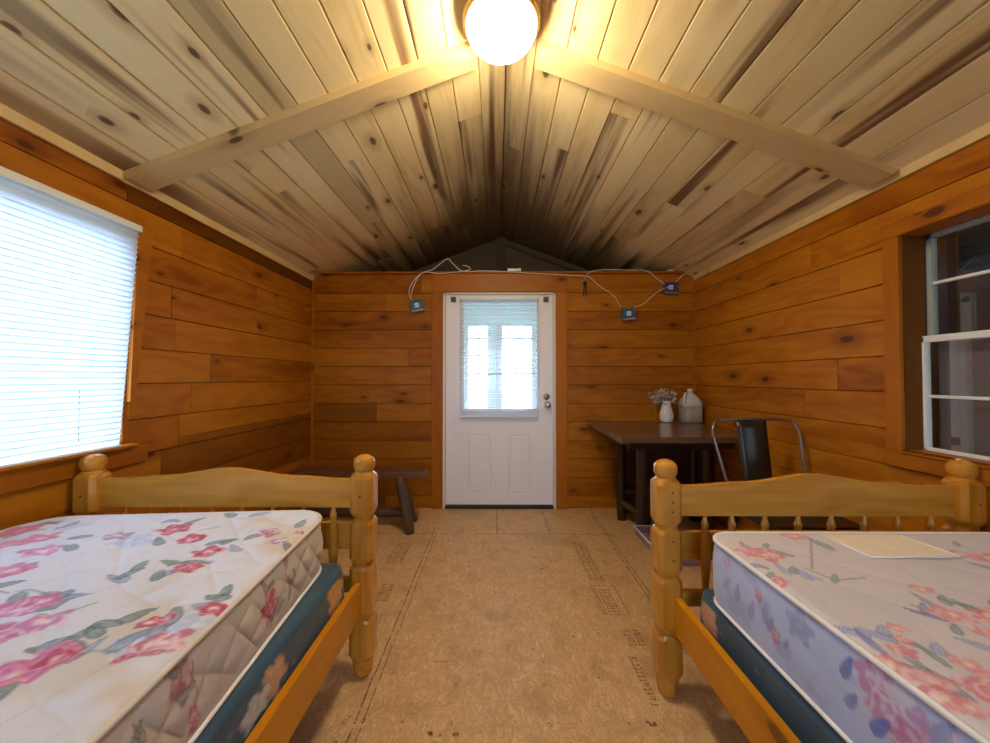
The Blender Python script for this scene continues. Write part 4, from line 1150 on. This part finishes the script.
# gallon jug
jg = empty('plastic_jug', (1.555, 3.03, .736)); tag(jg, 'translucent gallon jug half full of water on the table', 'jug')
mb = MB(); mb.lathe([(.118, .0775, 1), (.150, .0775, 1), (.175, .070, .8), (.205, .050, .3), (.232, .026, 0), (.240, .019, 0), (.250, .019, 0)], (0, 0, 0), 28)
body = mb.build('jug_body', 'jug', jg)
mb = MB(); mb.lathe([(0, .070, 1), (.006, .077, 1), (.118, .0775, 1)], (0, 0, 0), 28); mb.build('filled_bottom', 'water', jg)
mb = MB(); mb.lathe([(.248, .021), (.250, .0225), (.264, .022), (.267, .018), (.268, .001)], (0, 0, 0), 20); mb.build('cap', 'pot', jg)
mb = MB(); mb.tube(arcsmooth([(-.02, -.0, .232), (-.058, -.035, .225), (-.072, -.05, .18), (-.070, -.055, .12)]), .011, 8); mb.build('handle', 'jug', jg)

# ------------------------------------------------------------------ metal chair
ch = empty('metal_chair', (1.40, 1.80, 0)); tag(ch, 'dark metal cafe chair with hooped back between table and right bed', 'chair')
# faces the beds (-y); back hoop at +y, reclining
def hoop():
    P = [(-.195, .125, .455), (-.215, .185, .62), (-.232, .232, .78), (-.222, .250, .83), (-.18, .262, .858), (0, .266, .866), (.18, .262, .858), (.222, .250, .83), (.232, .232, .78), (.215, .185, .62), (.195, .125, .455)]
    return arcsmooth(P, 6)
mb = MB(); mb.tube(hoop(), .0078, 12); mb.build('back_hoop', 'gunlight', ch)
mb = MB()
n = 10; vs = []
for i in range(n + 1):
    t = i / n; z = .45 + .41 * t; y = .150 + .110 * (t ** .8) ; wv = .072 + .010 * t
    for k in range(7):
        u = (k / 6 - .5) * 2; vs.append((u * wv - .018 * (1 - t) - .012, y - .010 * (1 - u * u) * (1 if True else 0) + .0, z))
m0 = len(vs)
vs += [(v[0], v[1] + .004, v[2]) for v in vs]
fs = []
for i in range(n):
    for k in range(6):
        a = i * 7 + k; fs.append((a, a + 1, a + 8, a + 7)); fs.append((m0 + a + 7, m0 + a + 8, m0 + a + 1, m0 + a))
for i in range(n): fs.append((i * 7, i * 7 + 7, m0 + i * 7 + 7, m0 + i * 7)); fs.append((i * 7 + 6, m0 + i * 7 + 6, m0 + i * 7 + 13, i * 7 + 13))
for k in range(6): fs.append((k, m0 + k, m0 + k + 1, k + 1)); fs.append((n * 7 + k, n * 7 + k + 1, m0 + n * 7 + k + 1, m0 + n * 7 + k))
mb.add(vs, fs, None, (.5, 0), True); mb.build('back_splat', 'gun', ch)
mb = MB()
mb.prism([(-.17, -.18), (.17, -.18), (.185, -.165), (.195, .14), (.18, .155), (-.18, .155), (-.195, .14), (-.185, -.165)], 'xy', .437, .452); mb.build('seat', 'gun', ch)
mb = MB(); mb.prism([(-.176, -.186), (.176, -.186), (.20, .16), (-.20, .16)], 'xy', .41, .438); mb.build('seat_skirt', 'gun', ch)
for sx in (-1, 1):
    for (ya_, yb_, xs_) in ((-.165, -.215, .20), (.14, .215, .22)):
        mb = MB(); mb.tube([(sx * .17, ya_, .43), (sx * xs_, yb_, .012)], [.022, .013], 8); l_ = mb.build('leg', 'gun', ch)
        mb = MB(); mb.lathe([(0, .016), (.012, .017), (.016, .013)], (sx * xs_, yb_, 0), 10); mb.build('foot_cap', 'black', l_)
mb = MB(); mb.tube([(-.185, -.19, .22), (.20, .18, .22)], .007, 6); mb.tube([(.185, -.19, .22), (-.20, .18, .22)], .007, 6); mb.build('cross_brace', 'gun', ch)

# lilac plastic tray on the floor beside the right bed
tr = empty('storage_tray', (1.055, 2.42, 0)); tag(tr, 'lilac plastic tray on the floor behind the right bed post', 'tray')
mb = MB(); mb.box((-.085, -.22, .0), (.115, .22, .012), 0, bev=.003)
for sx in (-.085, .115): mb.prism([(sx - .006, .0), (sx + .006, .0), (sx + .004 + (-.012 if sx < 0 else .012), .055), (sx - .004 + (-.012 if sx < 0 else .012), .055)], 'xz', -.22, .22)
for sy in (-.22, .22): mb.box((-.09, sy - .004, 0), (.12, sy + .004, .055), 0)
mb.build('tray_body', 'lilac', tr)
mb = MB(); mb.tube([(-.099, -.225, .057), (.129, -.225, .057), (.129, .225, .057), (-.099, .225, .057), (-.099, -.225, .057)], .005, 8); mb.build('rim', 'white', tr)

# ------------------------------------------------------------------ log bench at left
bn = empty('wooden_bench', (-.98, 2.78, 0)); tag(bn, 'dark rustic bench with splayed log legs left of the door', 'bench')
mb = MB(); mb.box((-.50, -.12, .380), (.470, -.050, .424), 0, bev=.006); mb.box((-.50, -.046, .382), (.462, .03, .422), 0, bev=.006); mb.build('seat', 'benchtop', bn)
for (sx, tx, bx_) in ((1, .285, .37), (-1, -.32, -.40)):
    for (ty, by) in ((-.07, -.13), (.02, .10)):
        mb = MB(); P, R = logp((tx, ty - .02, .385), (bx_, by, 0), .040, .036); mb.tube([p - Vector((.03 if by > 0 else 0, 0, 0)) for p in P], R, 12); mb.build('leg', 'logdark', bn)
mb = MB(); P, R = logp((-.38, 0, .10), (.33, 0, .10), .035, .035); mb.tube(P, R, 10); mb.build('stretcher', 'logdark', bn)

# ------------------------------------------------------------------ wiring on the back wall
def elec_box(px, py, rot, lab, mat='bluebox'):
    x, y, z = bw(px, py); o = empty('outlet_box', (x, YB, z)); o.rotation_euler.y = rot; tag(o, lab, 'outlet box', 'blue electrical boxes on the back wall')
    mb = MB(); a, b_ = .047, .043
    mb.box((-a, -.004, -b_), (a, 0, b_)); mb.box((-a, -.055, b_ - .004), (a, 0, b_)); mb.box((-a, -.055, -b_), (a, 0, -b_ + .004)); mb.box((-a, -.055, -b_), (-a + .004, 0, b_)); mb.box((a - .004, -.055, -b_), (a, 0, b_))
    mb.build('box_shell', mat, o)
    mb = MB(); mb.box((-a + .004, -.042, -b_ + .004), (a - .004, -.038, b_ - .004)); mb.build('cover_plate', mat, o)
    mb = MB(); mb.box((-.017, -.052, -.017), (.019, -.040, .019), bev=.002); mb.build('receptacle', 'outlet', o)
    mb = MB()
    for t in (-.008, .008): mb.box((t - .002, -.053, -.004), (t + .002, -.0515, .006))
    mb.build('slots', 'black', o)
    mb = MB(); mb.box((-a - .004, -.060, -b_ - .007), (a + .006, -.002, -b_ + .001), bev=.001); mb.build('metal_bracket', 'steel', o)
    return o
elec_box(417.5, 306, math.radians(-12), 'blue electrical box hanging left of the door casing')
elec_box(627, 314.5, math.radians(-6), 'lower blue electrical box hanging right of the door')
M['bluebox2'] = simple('violet_blue_plastic', (.05, .06, .26), .4)
elec_box(668.5, 288.5, math.radians(2), 'violet blue electrical box close to the right corner of the back wall', 'bluebox2')
def cable(pts, lab, r=.0035, off=-.035):
    P = [(Vector(bw(p[0], p[1])) + Vector((0, (p[2] if len(p) > 2 else off), 0))) for p in pts]
    mb = MB(); mb.tube(arcsmooth(P, 6), r, 7); o = mb.build('electric_cable', 'cable'); tag(o, lab, 'cable', 'white cables along the back wall top'); return o
cable([(412, 301), (409.5, 293), (412, 285), (418, 277), (424, 273), (433, 270), (441, 264), (448, 259.5), (454, 265), (461, 271), (470, 272), (482, 271.5), (500, 272), (530, 274), (560, 275.5), (585, 277), (590, 279), (600, 288), (612, 296), (620, 308)],
      'long white cable looping over the door between the outer blue boxes')
cable([(411, 300), (414, 287), (423, 273.5), (440, 274), (458, 272.5), (470, 270), (468, 267), (463, 266)], 'short white cable end curling above the door casing')
cable([(586, 275), (592, 272), (605, 270.5), (630, 271), (645, 271.5), (655, 279), (663, 285)], 'white cable running along the wall top to the violet box')
cable([(633, 308), (643, 304), (651, 297), (659, 291), (668, 288, -.06)], 'short white cable linking the two right hand boxes')
cable([(673, 284), (680, 277), (687, 272.5)], 'white cable stub rising from the violet box into the corner')
x, y, z = bw(514, 269.5)
o = empty('junction_box', (x, YB + .01, H + .895)); tag(o, 'small white box sitting on top of the back wall above the door', 'junction box')
mb = MB(); mb.box((-.055, -.03, 0), (.035, .03, .028), bev=.004); mb.build('box_shell', 'outlet', o)
mb = MB(); mb.box((.035, -.02, .004), (.060, .02, .034), bev=.004); mb.build('plug_end', 'outlet', o)
x, y, z = bw(669.5, 270); o = empty('cable_clip', (x, YB - .02, H + .895)); tag(o, 'tiny white clip on the wall top above the violet box', 'clip')
mb = MB(); mb.box((-.025, -.012, 0), (.025, .012, .014), bev=.003); mb.lathe([(0, .004), (.018, .004)], (0, 0, 0), 8); mb.build('clip_body', 'outlet', o)
x, y, z = bw(584.5, 279)
ky = empty('hanging_keys', (x, YB, z)); tag(ky, 'small bunch of keys hanging on a nail right of the door', 'keys')
mb = MB(); mb.tube([(0, 0, 0), (0, -.03, .002)], .002, 6); mb.lathe([(-.031, .005), (-.030, .005)], (0, 0, .002), 8, axis='y'); mb.build('nail', 'steel', ky)
mb = MB(); mb.tube([(.014 * math.sin(a), -.022, -.014 + .014 * math.cos(a)) for a in [k * PI / 8 for k in range(17)]], .0014, 6); mb.build('key_ring', 'steel', ky)
for dx_, an in ((-.004, .06), (.006, -.08)):
    mt_ = Matrix.Translation((dx_, -.022, -.026)) @ Matrix.Rotation(an, 4, 'Y')
    mb = MB(); mb.box((-.011, -.0015, -.026), (.011, .0015, 0), 0, mat=mt_); mb.box((-.0045, -.0015, -.125), (.0045, .0015, -.026), 0, mat=mt_); mb.build('key', 'black', ky)
